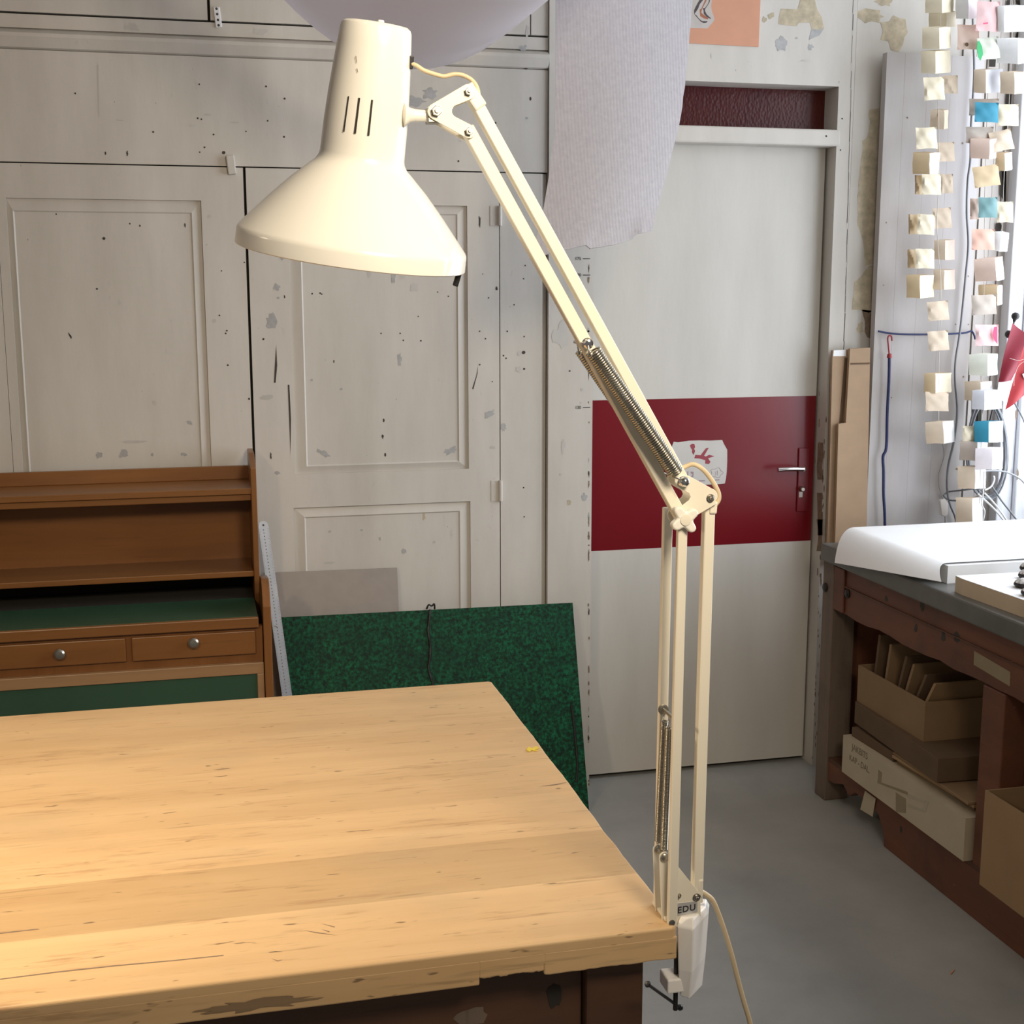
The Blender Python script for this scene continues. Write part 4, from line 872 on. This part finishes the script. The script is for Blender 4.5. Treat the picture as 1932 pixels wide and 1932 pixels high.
for i, (cx, cy, rot, m) in enumerate(((2.135, 3.115, 4, 'card'), (2.13, 3.105, -3, 'carddark'), (2.11, 3.115, 2, 'cardlight'), (2.105, 3.11, -1, 'card'))):
    env('brown_envelope', m, cx, cy, .2725+.0092*i, .30, .40, .008, rot, ('flat brown envelope lying lowest on the white carton', 'dark brown envelope second from below on the white carton', 'light brown envelope third from below on the white carton', 'brown envelope with folded flap topmost on the white carton')[i], 'envelope', 'envelopes on the white carton')
env('folded_carton', 'carddark', 2.14, 3.445, .2725, .36, .24, .030, 2, 'dark folded carton lying flat at the far end of the white carton', 'cardboard box')
env('cardboard_pack', 'carddark', 2.14, 3.30, .312, .37, .52, .070, -3, 'thick dark brown pack of cardboard under the small open carton', 'cardboard')
carton('open_carton', 'card', 1.975, 2.28, 3.18, 3.57, .3825, .50, 'small open brown carton holding upright folders under the bench')
for i, (y, tl, m) in enumerate(((3.50, .04, 'carddark'), (3.44, .05, 'card'), (3.38, .09, 'carddark'), (3.345, .10, 'card'), (3.30, .13, 'carddark'), (3.26, .14, 'cardlight'))):
    b = MB(); z0, z1 = .388, .62-.012*i; y2 = y-tl*.75
    b.hexa([(1.99, y, z0), (2.26, y, z0), (2.26, y+.012, z0), (1.99, y+.012, z0), (1.99, y2, z1), (2.26, y2, z1), (2.26, y2+.012, z1), (1.99, y2+.012, z1)])
    tag(b.build('folder', m), ('dark brown folder, first upright in the open carton next to the far leg', 'brown folder, second upright in the open carton', 'dark folder, third upright in the open carton', 'brown folder, fourth leaning in the open carton', 'dark folder, fifth leaning in the open carton', 'light brown folder, last and most tilted in the open carton')[i], 'folder', 'folders in the open carton')
carton('tan_carton', 'cardlight', 1.90, 2.20, 2.34, 2.765, SH, .405, 'open light brown carton jutting from the near end of the bench shelf', th=.005)

# ---- on the bench: paper, pad, weights
b = MB(); b.box((2.0, 3.145, BZ+.0005), (2.66, 3.715, .903)); tag(b.build('paper_stack', 'paper'), 'thick stack of large white paper under the curling top sheet', 'paper')
R0, R1 = aZ(1612, 995, .908), aZ(1787, 1062, .908); L0, L1 = aX(1575, 1062, 1.907), aX(1776, 1098, 1.922)
def sheet(u, v):
    Rg = R0.lerp(R1, v); Lg = L0.lerp(L1, v); E_ = Vector((2.66, R0.y*(1-v)+R1.y*v, .908))
    if u < .4: t = u/.4; return E_.lerp(Rg, t)
    t = (u-.4)/.6; c = Rg+Vector((-.055+.02*v, 0, .001)); return Rg*(1-t)**2+c*2*t*(1-t)+Lg*t*t
b = MB(); b.grid(sheet, 30, 12, .0006); tag(b.build('paper_sheet', 'paper', None, smooth=60), 'large white sheet curling down over the bench edge', 'paper')
zp = .897; c0, c1, cb, cb2 = aZ(1816, 1092, zp), aZ(1932, 1132, zp), aZ(1803, 1086, zp), aZ(1912, 1080, zp)
c1 = c0+(c1-c0)*1.35; c2 = c1+(cb2-cb)*1.5; c3 = cb+(cb2-cb)*1.5
e = thing('paper_pad', 'thick white paper pad with tan side lying before the paper stack', 'paper', (c0.x, c0.y, BZ))
b = MB(); b.prism([(p.x, p.y, BZ+.0005) for p in (cb, c0, c1, c2, c3)], (0, 0, zp-.0012-BZ-.0005)); b.build('pad_block', 'paperback', e)
b = MB(); b.prism([(p.x, p.y, zp-.0012) for p in (cb, c0, c1, c2, c3)], (0, 0, .0012)); b.build('top_sheet', 'paper', e)
for i, (x, y, r) in enumerate(((1937, 1077, .019), (1936, 1091, .021), (1932, 1108, .026), (1946, 1124, .026))):
    c = aZ(x, y, zp+.0003); e = thing('paperweight', ('farthest and smallest', 'second farthest', 'third farthest', 'nearest')[i]+' of the round chrome paperweights on the white pad', 'paperweight', c, 'chrome paperweights on the pad')
    b = MB(); b.lathe([(0, 0), (r*.75, 0), (r, .006), (r, .009), (r*.93, .013)], c, (0, 0, 1), 32); b.build('base', 'black', e, smooth=40)
    b = MB(); b.lathe([(r*.95, .011), (r*.9, .015), (r*.6, .021), (r*.25, .024), (0, .0245)], c, (0, 0, 1), 32); b.build('dome', 'chrome', e, smooth=60)

# ================================================================== CABLES, CORDS AND FLAGS IN THE CORNER
BF = 3.945     # just before the tall board
def cable(name, m, pts, r, label, cat, Y=BF, n=8, group=None):
    b = MB(); b.tube(spline([aY(p[0], p[1], p[2] if len(p) > 2 else Y) for p in pts], 6), r, n); return tag(b.build(name, m, None, smooth=80), label, cat, group)
cable('cable', 'greycable', [(1834, -60), (1836, 60), (1838, 140), (1832, 240), (1831, 300), (1826, 340), (1824, 400), (1827, 460), (1822, 520), (1812, 620), (1803, 680), (1802, 720), (1806, 775), (1800, 830), (1789, 880), (1787, 920), (1792, 950), (1802, 975), (1806, 1000)], .0038, 'long dark grey cable hanging in front of the tall board', 'cable')
b = MB(); b.tube(spline([aY(x, y, BF) for x, y in [(1657, 625), (1690, 630), (1740, 631), (1790, 630), (1820, 628), (1833, 624)]], 6), .0032, 8); b.tube(spline([aY(x, y, BF) for x, y in [(1833, 624), (1837, 630), (1840, 640)]], 6), .0032, 8); tag(b.build('blue_cord', 'navy', None, smooth=80), 'blue cord stretched sideways across the tall board', 'cord')
e = thing('bungee_cord', 'dark blue bungee cord with red hook hanging down the tall board', 'cord', aY(1672, 990, BF-.01))
b = MB(); b.tube(spline([aY(x, y, BF-.01) for x, y in [(1678, 672), (1677, 720), (1674, 780), (1673, 830), (1671, 850), (1666, 862), (1667, 890), (1667, 930), (1669, 965), (1670, 1000), (1671, 1020)]], 6), .0048, 10); b.build('elastic', 'navy', e, smooth=80)
b = MB(); b.lathe([(0, 0), (.009, 0), (.0075, .012), (.004, .014), (0, .014)], aY(1678, 675, BF-.01), (0, 0, 1), 16); b.build('collar', 'redplastic', e, smooth=40)
b = MB(); b.tube(spline([aY(x, y, BF-.01) for x, y in [(1678, 670), (1676, 650), (1675, 638), (1678, 633), (1682, 635), (1683, 643)]], 6), .0028, 8); b.build('hook', 'redplastic', e, smooth=80)
# coil of grey cable
b = MB(); pts = []
for k in range(7*30+12):
    a = 2*PI*k/30; tt = k/210; rx, ry = 34+4*math.sin(k*.21)+3*tt, 92+5*math.sin(k*.13)
    pts.append(aY(1862+rx*math.cos(a)+3*math.sin(k*.05), 846+ry*math.sin(a), 3.90+.02*math.sin(k*.17)))
b.tube(pts, .0032, 6); tag(b.build('cable_coil', 'greycable', None, smooth=80), 'coil of grey cable hanging in the corner behind the paper bags', 'cable')
cable('cable', 'palecable', [(1842, 890, 3.86), (1880, 888, 3.85), (1910, 895, 3.84), (1935, 915, 3.83), (1950, 960, 3.82)], .003, 'pale cable running sideways low in the window corner', 'cable')
cable('cable', 'greycable', [(1780, 935), (1790, 943), (1810, 944, 3.9), (1840, 938, 3.87), (1855, 930, 3.86), (1845, 922, 3.86), (1815, 925, 3.88), (1790, 928), (1780, 935)], .0030, 'grey cable bent in a flat loop above the paper stack', 'cable')
cable('cable', 'whitecable', [(1858, 925, 3.84), (1870, 918, 3.84), (1876, 905, 3.84), (1875, 898, 3.84)], .003, 'short white bent cable end beside the white paper bag', 'cable')
cable('cable', 'whitecable', [(1845, 932, 3.82), (1860, 945, 3.81), (1880, 965, 3.80), (1900, 990, 3.79)], .0030, 'white cable slanting down to the paper stack, lower one', 'cable')
cable('cable', 'whitecable', [(1857, 930, 3.83), (1872, 945, 3.82), (1890, 968, 3.81), (1906, 992, 3.80)], .0030, 'white cable slanting down to the paper stack, upper one', 'cable')
cable('cable', 'greycable', [(1870, 915, 3.88), (1890, 945, 3.86), (1910, 970, 3.84), (1925, 990, 3.83)], .0032, 'grey cable slanting down beside the white cables', 'cable')
cable('cable', 'greycable', [(1914, 760, 3.80), (1930, 790, 3.78), (1945, 830, 3.77)], .0028, 'grey cable emerging below the bright red flag', 'cable')
cable('cable', 'whitecable', [(1857, 890, 3.80), (1855, 930, 3.80), (1852, 950, 3.80), (1858, 965, 3.80), (1855, 985, 3.80), (1860, 1000, 3.80)], .0022, 'thin white wavy cable right of the lowest paper bag', 'cable')
e = thing('inline_switch', 'white inline cord switch hanging before the tall board', 'switch', aY(1783, 975, BF-.02))
b = MB(); b.prism([aY(x, y, BF-.03) for x, y in [(1774, 944), (1783, 941), (1789, 950), (1788, 972), (1783, 975), (1777, 972)]], (0, .014, 0)); b.build('switch_body', 'plastic_white', e, bevel=.002)
b = MB(); b.tube(spline([aY(x, y, BF-.024) for x, y in [(1776, 830), (1781, 860), (1771, 895), (1772, 920), (1779, 942)]], 6), .0010, 5); b.tube([aY(1783, 974, BF-.024), aY(1783, 1000, BF-.024)], .0014, 5); b.build('thin_flex', 'greycable', e)
# flags
def flag(name, label, poly, m, Y, sway, stick=None, white=None, marks_=None):
    e = thing(name, label, 'flag', aY(*poly[0], Y))
    c = [aY(x, y, Y) for x, y in poly]
    b = MB(); b.grid(lambda u, v: (c[0].lerp(c[1], v)).lerp(c[3].lerp(c[2], v), u)+Vector((0, sway*math.sin(u*5+v*3), 0)), 14, 14, .0006); b.build('cloth', m, e, smooth=70)
    if white:
        w = [aY(x, y, Y) for x, y in white]; b = MB(); b.grid(lambda u, v: (w[0].lerp(w[1], v)).lerp(w[3].lerp(w[2], v), u)+Vector((0, sway*.4*math.sin(u*3), 0)), 6, 6, .0006); b.build('white_field', 'white', e, smooth=70)
    if stick:
        b = MB(); b.tube([aY(*stick[0], Y+.012), aY(*stick[1], Y+.012)], .0028, 10); b.build('stick', 'black', e, smooth=60)
        b = MB(); c_ = aY(*stick[0], Y+.012); b.lathe([(0, -.014), (.004, -.013), (.006, -.006), (.012, .0), (.0135, .007), (.011, .014), (.005, .0185), (0, .019)], c_, aY(*stick[0], Y)-aY(*stick[1], Y), 24); b.build('ball_finial', 'black', e, smooth=60)
    return e
flag('small_flag', 'dark red and white flag on a black stick with ball tip', [(1911, 609), (1884, 721), (1910, 718), (1950, 640)], 'flagred', 3.86, .006, ((1915, 600), (1866, 800)), [(1884, 721), (1880, 752), (1902, 760), (1911, 718)])
e2 = flag('small_flag', 'bright red flag with white mark, nearest the window casing', [(1936, 640), (1897, 773), (1935, 745), (1960, 690)], 'flagred2', 3.775, .004)
b = MB(); b.prism([aY(x, y, 3.768) for x, y in [(1929, 706), (1940, 700), (1940, 716), (1933, 716)]], (0, .0005, 0)); b.build('white_mark', 'white', e2)
b = MB(); b.tube(spline([aY(x, y, 3.766) for x, y in [(1905, 676), (1922, 680), (1936, 676)]], 5), .0006, 4); b.tube(spline([aY(x, y, 3.766) for x, y in [(1936, 680), (1922, 690), (1914, 712), (1913, 728)]], 5), .0006, 4); b.build('loose_thread', 'thread', e2)
b = MB(); c_ = aY(1906, 632, 3.89); b.lathe([(0, -.03), (.004, -.03), (.004, -.006), (.012, .0), (.0135, .007), (.011, .014), (.005, .0185), (0, .019)], c_, Vector((-.9, 0, .4)), 20); tag(b.build('ball_knob', 'black', None, smooth=60), 'black ball knob half hidden behind the dark red flag', 'knob')

# ================================================================== GARLANDS OF SMALL PAPER BAGS
PC = dict(cream=(.76, .68, .51), tan=(.60, .46, .28), white=(.85, .85, .85), beige=(.66, .54, .41), taupe=(.52, .45, .39), pink=(.84, .58, .58), pinkbeige=(.76, .58, .49), salmon=(.76, .47, .37), blue=(.02, .24, .36), teal=(.16, .31, .32), mint=(.55, .72, .62), grey=(.62, .60, .58), greenish=(.74, .76, .66), metal=(.62, .63, .68), magenta=(.85, .08, .20), green=(.05, .45, .16), lilac=(.84, .78, .82))
for k_, v_ in PC.items(): flat('bag_'+k_, v_, .62)
def bag(x0, y0, x1, y1, colour, label, Y=3.80, split=None, tilt=0, right=None, extra=None, pull=.5):
    grp = 'paper bags on the garlands'
    cx, cy = (x0+x1)/2, (y0+y1)/2
    def P(x, y, d):
        a = math.radians(tilt); dx, dy = x-cx, y-cy
        return aY(cx+dx*math.cos(a)-dy*math.sin(a), cy+dx*math.sin(a)+dy*math.cos(a), Y+d)
    k = .0016; b = MB(); j = lambda s=.9: random.uniform(-s, s)
    mats = ['bag_'+colour]+(['bag_'+right] if right else [])
    if split:
        xs = x0+(x1-x0)*split; da, db = (xs-x0)*k*.55, (x1-xs)*k*1.5
        rows = []
        for t, sq in ((0, pull), (.12, pull*.9+.1), (.5, 1), (.95, .95), (1, .9)):
            y = y0+(y1-y0)*t
            rows.append([P(x0+j(), y+j(), da*sq+.002), P((x0+xs)/2+j(.4), y+j(.5), da*.5*sq-.0015*math.sin(PI*t)), P(xs+j(.6), y+1+j(.6), 0), P((xs+x1)/2+j(.6), y+j(.6), db*.5*sq+.002*math.sin(7*t)), P(x1+j(), y-1+j(), db*sq), P(x0+(x1-x0)*.55, y-2, (da+db)*sq+.006)])
        V = [[b.bm.verts.new(p) for p in r] for r in rows]
        for A, B_ in zip(V, V[1:]):
            for i in range(6):
                f = b.bm.faces.new((A[i], A[(i+1) % 6], B_[(i+1) % 6], B_[i])); f.material_index = 1 if right and i in (2, 3) else 0
        b.bm.faces.new(V[0]); b.bm.faces.new(V[-1][::-1])
    else:
        n = 7; ph = [random.uniform(0, 6) for _ in range(4)]
        edge = {}
        def h(u, v): return .0065*(math.sin(PI*u)*math.sin(PI*v))**.6+.0024*math.sin(6*u+ph[0]+3*v)*math.sin(5*v+ph[1])+.0015*math.sin(11*u+ph[2]-8*v)
        F_, B2 = [], []
        for i in range(n+1):
            rf, rb = [], []
            for m_ in range(n+1):
                u, v = i/n, m_/n; pinch = 1-.03*math.sin(PI*v); pv = 1-.035*math.sin(PI*u)
                x = cx+(u-.5)*(x1-x0)*pinch+j(.3); y = cy+(v-.5)*(y1-y0)*pv+j(.3)
                on = i in (0, n) or m_ in (0, n)
                vf = b.bm.verts.new(P(x, y, -h(u, v) if not on else random.uniform(-.001, .001))); rf.append(vf)
                rb.append(vf if on else b.bm.verts.new(P(x, y, h(u, v)*.8+.001)))
            F_.append(rf); B2.append(rb)
        for i in range(n):
            for m_ in range(n):
                f = b.bm.faces.new((F_[i][m_], F_[i+1][m_], F_[i+1][m_+1], F_[i][m_+1])); f.material_index = 1 if right and i >= n-2 else 0
                b.bm.faces.new((B2[i][m_], B2[i][m_+1], B2[i+1][m_+1], B2[i+1][m_])) if len({B2[i][m_], B2[i][m_+1], B2[i+1][m_+1], B2[i+1][m_]} & {F_[i][m_], F_[i][m_+1], F_[i+1][m_+1], F_[i+1][m_]}) < 4 else None
    nm = 'paper_bag' if split else 'paper_packet'
    o = tag(b.build(nm, mats, None, smooth=32), label, 'bag' if split else 'packet', grp)
    return o
A_, C_, W_ = 'on the string before the tall board', 'on the string at the window corner', 'on the string nearest the window'
bag(1746, -8, 1799, 24, 'cream', 'cream paper bag with bright side, uppermost '+A_, 3.76, .60)
bag(1752, 22, 1803, 50, 'cream', 'cream paper bag, second from the top '+A_, 3.815, .66)
bag(1740, 51, 1794, 92, 'cream', 'cream bag with bright side, third '+A_, 3.755, .60)
bag(1737, 96, 1793, 138, 'cream', 'cream bag with crumpled side, fourth '+A_, 3.79, .50)
bag(1743, 145, 1782, 189, 'cream', 'flat cream packet, fifth '+A_, 3.79, None, -3)
bag(1780, 142, 1807, 177, 'beige', 'pale beige packet tucked behind the fifth cream packet', 3.83)
bag(1755, 207, 1789, 243, 'beige', 'small beige bag below the fifth cream packet', 3.81, .78)
bag(1728, 240, 1768, 281, 'cream', 'cream packet creased at its foot, above a tan bag with side painted lit white', 3.78, None, -2)
bag(1767, 268, 1801, 305, 'beige', 'pale beige packet beside the tan bag with side painted lit white', 3.83, None, -3)
bag(1722, 288, 1773, 328, 'tan', 'tan bag with narrow side painted lit white, midway '+A_, 3.78, .63, 0, 'white')
bag(1774, 328, 1798, 365, 'beige', 'faint beige packet right of the square cream packet', 3.84)
bag(1726, 330, 1744, 367, 'tan', 'tan packet peeping out left of the square cream packet', 3.82)
bag(1739, 328, 1776, 368, 'cream', 'square cream packet below the tan bag with side painted lit white', 3.78)
bag(1714, 404, 1735, 442, 'tan', 'narrow tan packet left of the slanting cream packet', 3.82)
bag(1731, 404, 1764, 443, 'cream', 'slanting cream packet overlapping two beige ones '+A_, 3.79, None, 3)
bag(1760, 392, 1795, 431, 'beige', 'beige packet upper right of the slanting cream packet', 3.83, None, -4)
bag(1712, 470, 1731, 506, 'tan', 'narrow tan packet left of the smooth cream packet', 3.82)
bag(1727, 469, 1763, 507, 'cream', 'smooth cream packet below the slanting cream packet', 3.79)
bag(1762, 453, 1801, 490, 'beige', 'two-tone beige packet right of the smooth cream packet', 3.83, .55, 0, 'pinkbeige')
bag(1710, 519, 1762, 562, 'tan', 'tan bag with side painted lit cream just above the bungee hook', 3.79, .5, 0, 'cream')
bag(1761, 509, 1802, 546, 'beige', 'wide beige packet right of the tan bag with side painted lit cream', 3.83, .5, 0, 'pinkbeige')
bag(1750, 568, 1790, 605, 'beige', 'creased beige packet hanging alone above the blue cord', 3.81, None, -5)
bag(1751, 624, 1790, 662, 'beige', 'creased beige packet hanging over the blue cord', 3.81, None, -5)
bag(1743, 704, 1795, 741, 'tan', 'tan bag with wide side painted lit cream below the blue cord', 3.80, .42, 0, 'cream')
bag(1746, 739, 1790, 776, 'beige', 'beige packet close under the tan bag with wide side painted lit cream', 3.81)
bag(1746, 795, 1801, 836, 'beige', 'beige bag with side painted lit white, lowest '+A_, 3.80, .62, -3, 'white')
# corner string
bag(1803, -8, 1845, 35, 'grey', 'pale grey bag with lilac side at the top of the corner string', 3.76, .58, 0, 'lilac')
e_ = bag(1842, 2, 1886, 60, 'pink', 'pink plastic packet with a red mark near the top of the corner', 3.74, None, 3)
b = MB(); b.prism([aY(x, y, 3.727) for x, y in [(1855, 43), (1864, 42), (1864, 45), (1855, 46)]], (0, .0005, 0)); b.build('red_mark', 'bag_magenta', e_)
bag(1882, 11, 1936, 60, 'white', 'white box-shaped bag topmost '+W_, 3.72, .24)
e_ = bag(1806, 46, 1848, 94, 'pinkbeige', 'taupe pouch with a dark hole below the pale grey bag', 3.78)
MB().disc(aY(1824, 84, 3.768), (0, -1, 0), .006, .0006, 14).build('hole', 'carddark', e_)
e_ = bag(1845, 70, 1886, 112, 'greenish', 'pale greenish star-shaped packet with a green end', 3.75, None, -6)
b = MB(); b.prism([aY(x, y, 3.735) for x, y in [(1844, 78), (1848, 77), (1853, 88), (1855, 102), (1850, 114), (1846, 108), (1843, 92)]], (0, .001, 0)); b.build('green_end', 'bag_green', e_)
bag(1881, 73, 1936, 120, 'white', 'white box-shaped bag, second '+W_, 3.72, .72)
bag(1837, 131, 1892, 175, 'beige', 'beige bag with shiny bluish side above the blue packet', 3.76, .42, 0, 'metal')
bag(1887, 136, 1936, 177, 'beige', 'creased beige bag, third '+W_, 3.73, .55)
bag(1828, 186, 1885, 218, 'taupe', 'taupe packet half hidden behind the upper blue packet', 3.80)
bag(1839, 193, 1884, 231, 'blue', 'bright blue square packet high at the window corner', 3.76, None, 2)
bag(1882, 196, 1922, 238, 'cream', 'pale cream packet right of the bright blue packet', 3.77)
bag(1822, 239, 1875, 270, 'taupe', 'taupe packet just below the bright blue packet', 3.80)
bag(1831, 262, 1880, 299, 'pinkbeige', 'pinkish bag with narrow pale side below the taupe packet', 3.77, .74, 2, 'pink')
bag(1868, 246, 1911, 285, 'beige', 'beige packet tilted beside the pinkish bag', 3.79, None, -12)
bag(1878, 288, 1910, 322, 'tan', 'tan bag with grey side right of the window cable', 3.79, .55, 0, 'grey')
bag(1836, 312, 1886, 352, 'tan', 'tilted tan packet above the teal packet', 3.77, None, -8)
bag(1830, 374, 1850, 414, 'pinkbeige', 'narrow brownish packet left of the teal packet', 3.80)
bag(1846, 372, 1882, 411, 'teal', 'dull teal square packet midway at the window corner', 3.77)
bag(1881, 380, 1912, 420, 'cream', 'pale cream packet right of the teal packet', 3.79)
bag(1833, 432, 1877, 472, 'salmon', 'salmon packet below the teal packet', 3.77)
bag(1874, 438, 1902, 474, 'white', 'white folded packet right of the salmon packet', 3.79, .5, 8)
bag(1839, 487, 1893, 530, 'pinkbeige', 'pinkish bag with side painted lit white below the salmon packet', 3.77, .74, -4, 'white')
bag(1846, 538, 1891, 575, 'tan', 'tan bag with side painted lit white behind a taupe packet', 3.80, .8, 0, 'white')
bag(1833, 556, 1880, 594, 'taupe', 'taupe packet in front of the tan bag with side painted lit white', 3.77, None, -3)
e_ = bag(1840, 612, 1884, 653, 'pink', 'pink packet with a magenta corner left of the flags', 3.77)
b = MB(); b.prism([aY(x, y, 3.757) for x, y in [(1876, 617), (1882, 616), (1882, 649), (1877, 643), (1873, 632)]], (0, .001, 0)); b.build('magenta_corner', 'bag_magenta', e_)
bag(1828, 668, 1882, 708, 'greenish', 'mint green bag with turquoise side left of the flags', 3.77, .66, 0, 'mint')
bag(1820, 720, 1872, 756, 'beige', 'beige bag with side painted lit white below the mint green bag', 3.84, .58, 0, 'white')
bag(1834, 736, 1890, 772, 'metal', 'shiny grey bag with bluish white side before the cable coil', 3.74, .42, 0, 'white')
bag(1816, 803, 1842, 833, 'cream', 'small cream packet left of the lower blue bag', 3.81)
bag(1838, 795, 1893, 834, 'blue', 'blue bag with broad white side before the cable coil', 3.77, .5, 0, 'white')
bag(1810, 832, 1863, 869, 'taupe', 'taupe bag with side painted lit white below the blue and white bag', 3.80, .64, 0, 'white')
bag(1840, 845, 1892, 885, 'lilac', 'pinkish white bag overlapping the taupe bag with side painted lit white', 3.74, .62, 0, 'white')
bag(1807, 880, 1860, 922, 'beige', 'beige bag with side painted lit white, last but one above the paper stack', 3.80, .62, 0, 'white')
bag(1803, 939, 1854, 986, 'beige', 'cream bag with side painted lit white just above the paper stack', 3.80, .62, 0, 'white')
for xs_, y1, Yd, lb in (([1772, 1774, 1770, 1772, 1768, 1776, 1772, 1771], 800, 3.815, 'thin pale string carrying the bags before the tall board'), ([1864, 1866, 1862, 1858, 1857, 1854, 1852, 1848], 950, 3.805, 'thin pale string carrying the bags at the window corner'), ([1908, 1910, 1909, 1906, 1902, 1896, 1893, 1890], 440, 3.80, 'thin pale string carrying the bags nearest the window')):
    m_ = len(xs_); b = MB(); b.tube(spline([aY(x, -60+(y1+60)*i/(m_-1), Yd) for i, x in enumerate(xs_)], 5), .0011, 5)
    tag(b.build('string', 'thread', None, smooth=80), lb, 'string', 'strings of the garlands')
b = MB(); p = aZ(1800, 1830, .001); b.bar(p, aZ(1793, 1838, .001)+Vector((0, 0, .0005)), .004, .003, (0, 0, 1)); tag(b.build('wood_splinter', 'oakpencil'), 'small pinkish wood splinter lying on the floor before the bench', 'splinter')

# ================================================================== LIGHT
def area(name, loc, rot, sx, sy, power, col, spread=PI):
    l = bpy.data.lights.new(name, 'AREA'); l.shape = 'RECTANGLE'; l.size = sx; l.size_y = sy; l.energy = power; l.color = col; l.spread = spread
    o = bpy.data.objects.new(name, l); o.location = loc; o.rotation_euler = rot; COL.objects.link(o); return o
area('daylight_window', (XW+.03, (WYA+WYB)/2, (WZ0+WZ1)/2), (0, PI/2, 0), WZ1-WZ0, WYB-WYA, 86, (.84, .91, 1.0))
def spot(name, loc, tgt, power, col, size, rad, blend=1.0):
    l = bpy.data.lights.new(name, 'SPOT'); l.energy = power; l.color = col; l.spot_size = math.radians(size); l.spot_blend = blend; l.shadow_soft_size = rad
    o = bpy.data.objects.new(name, l); o.location = loc; COL.objects.link(o)
    o.rotation_euler = (Vector(tgt)-Vector(loc)).to_track_quat('-Z', 'Y').to_euler()
spot('unseen_warm_spot', (-.62, 1.50, 1.86), (-.5, 1.85, .6), 56, (1.0, .79, .53), 158, .07)  # warm lamp over the table, out of frame on the left
spot('unseen_warm_spot', (.70, .25, 2.35), (-.05, 4, .85), 126, (1.0, .85, .64), 90, .28)  # added unseen spot above the camera, its cone shaped to lift lamp and wall
w = bpy.data.worlds.new('room_air'); S.world = w; w.use_nodes = True
w.node_tree.nodes['Background'].inputs[0].default_value = (1.0, .93, .88, 1); w.node_tree.nodes['Background'].inputs[1].default_value = .13
S.view_settings.view_transform = 'Standard'; S.view_settings.look = 'None'; S.view_settings.gamma = 1; S.view_settings.use_curve_mapping = False
S.view_settings.exposure = 0.08
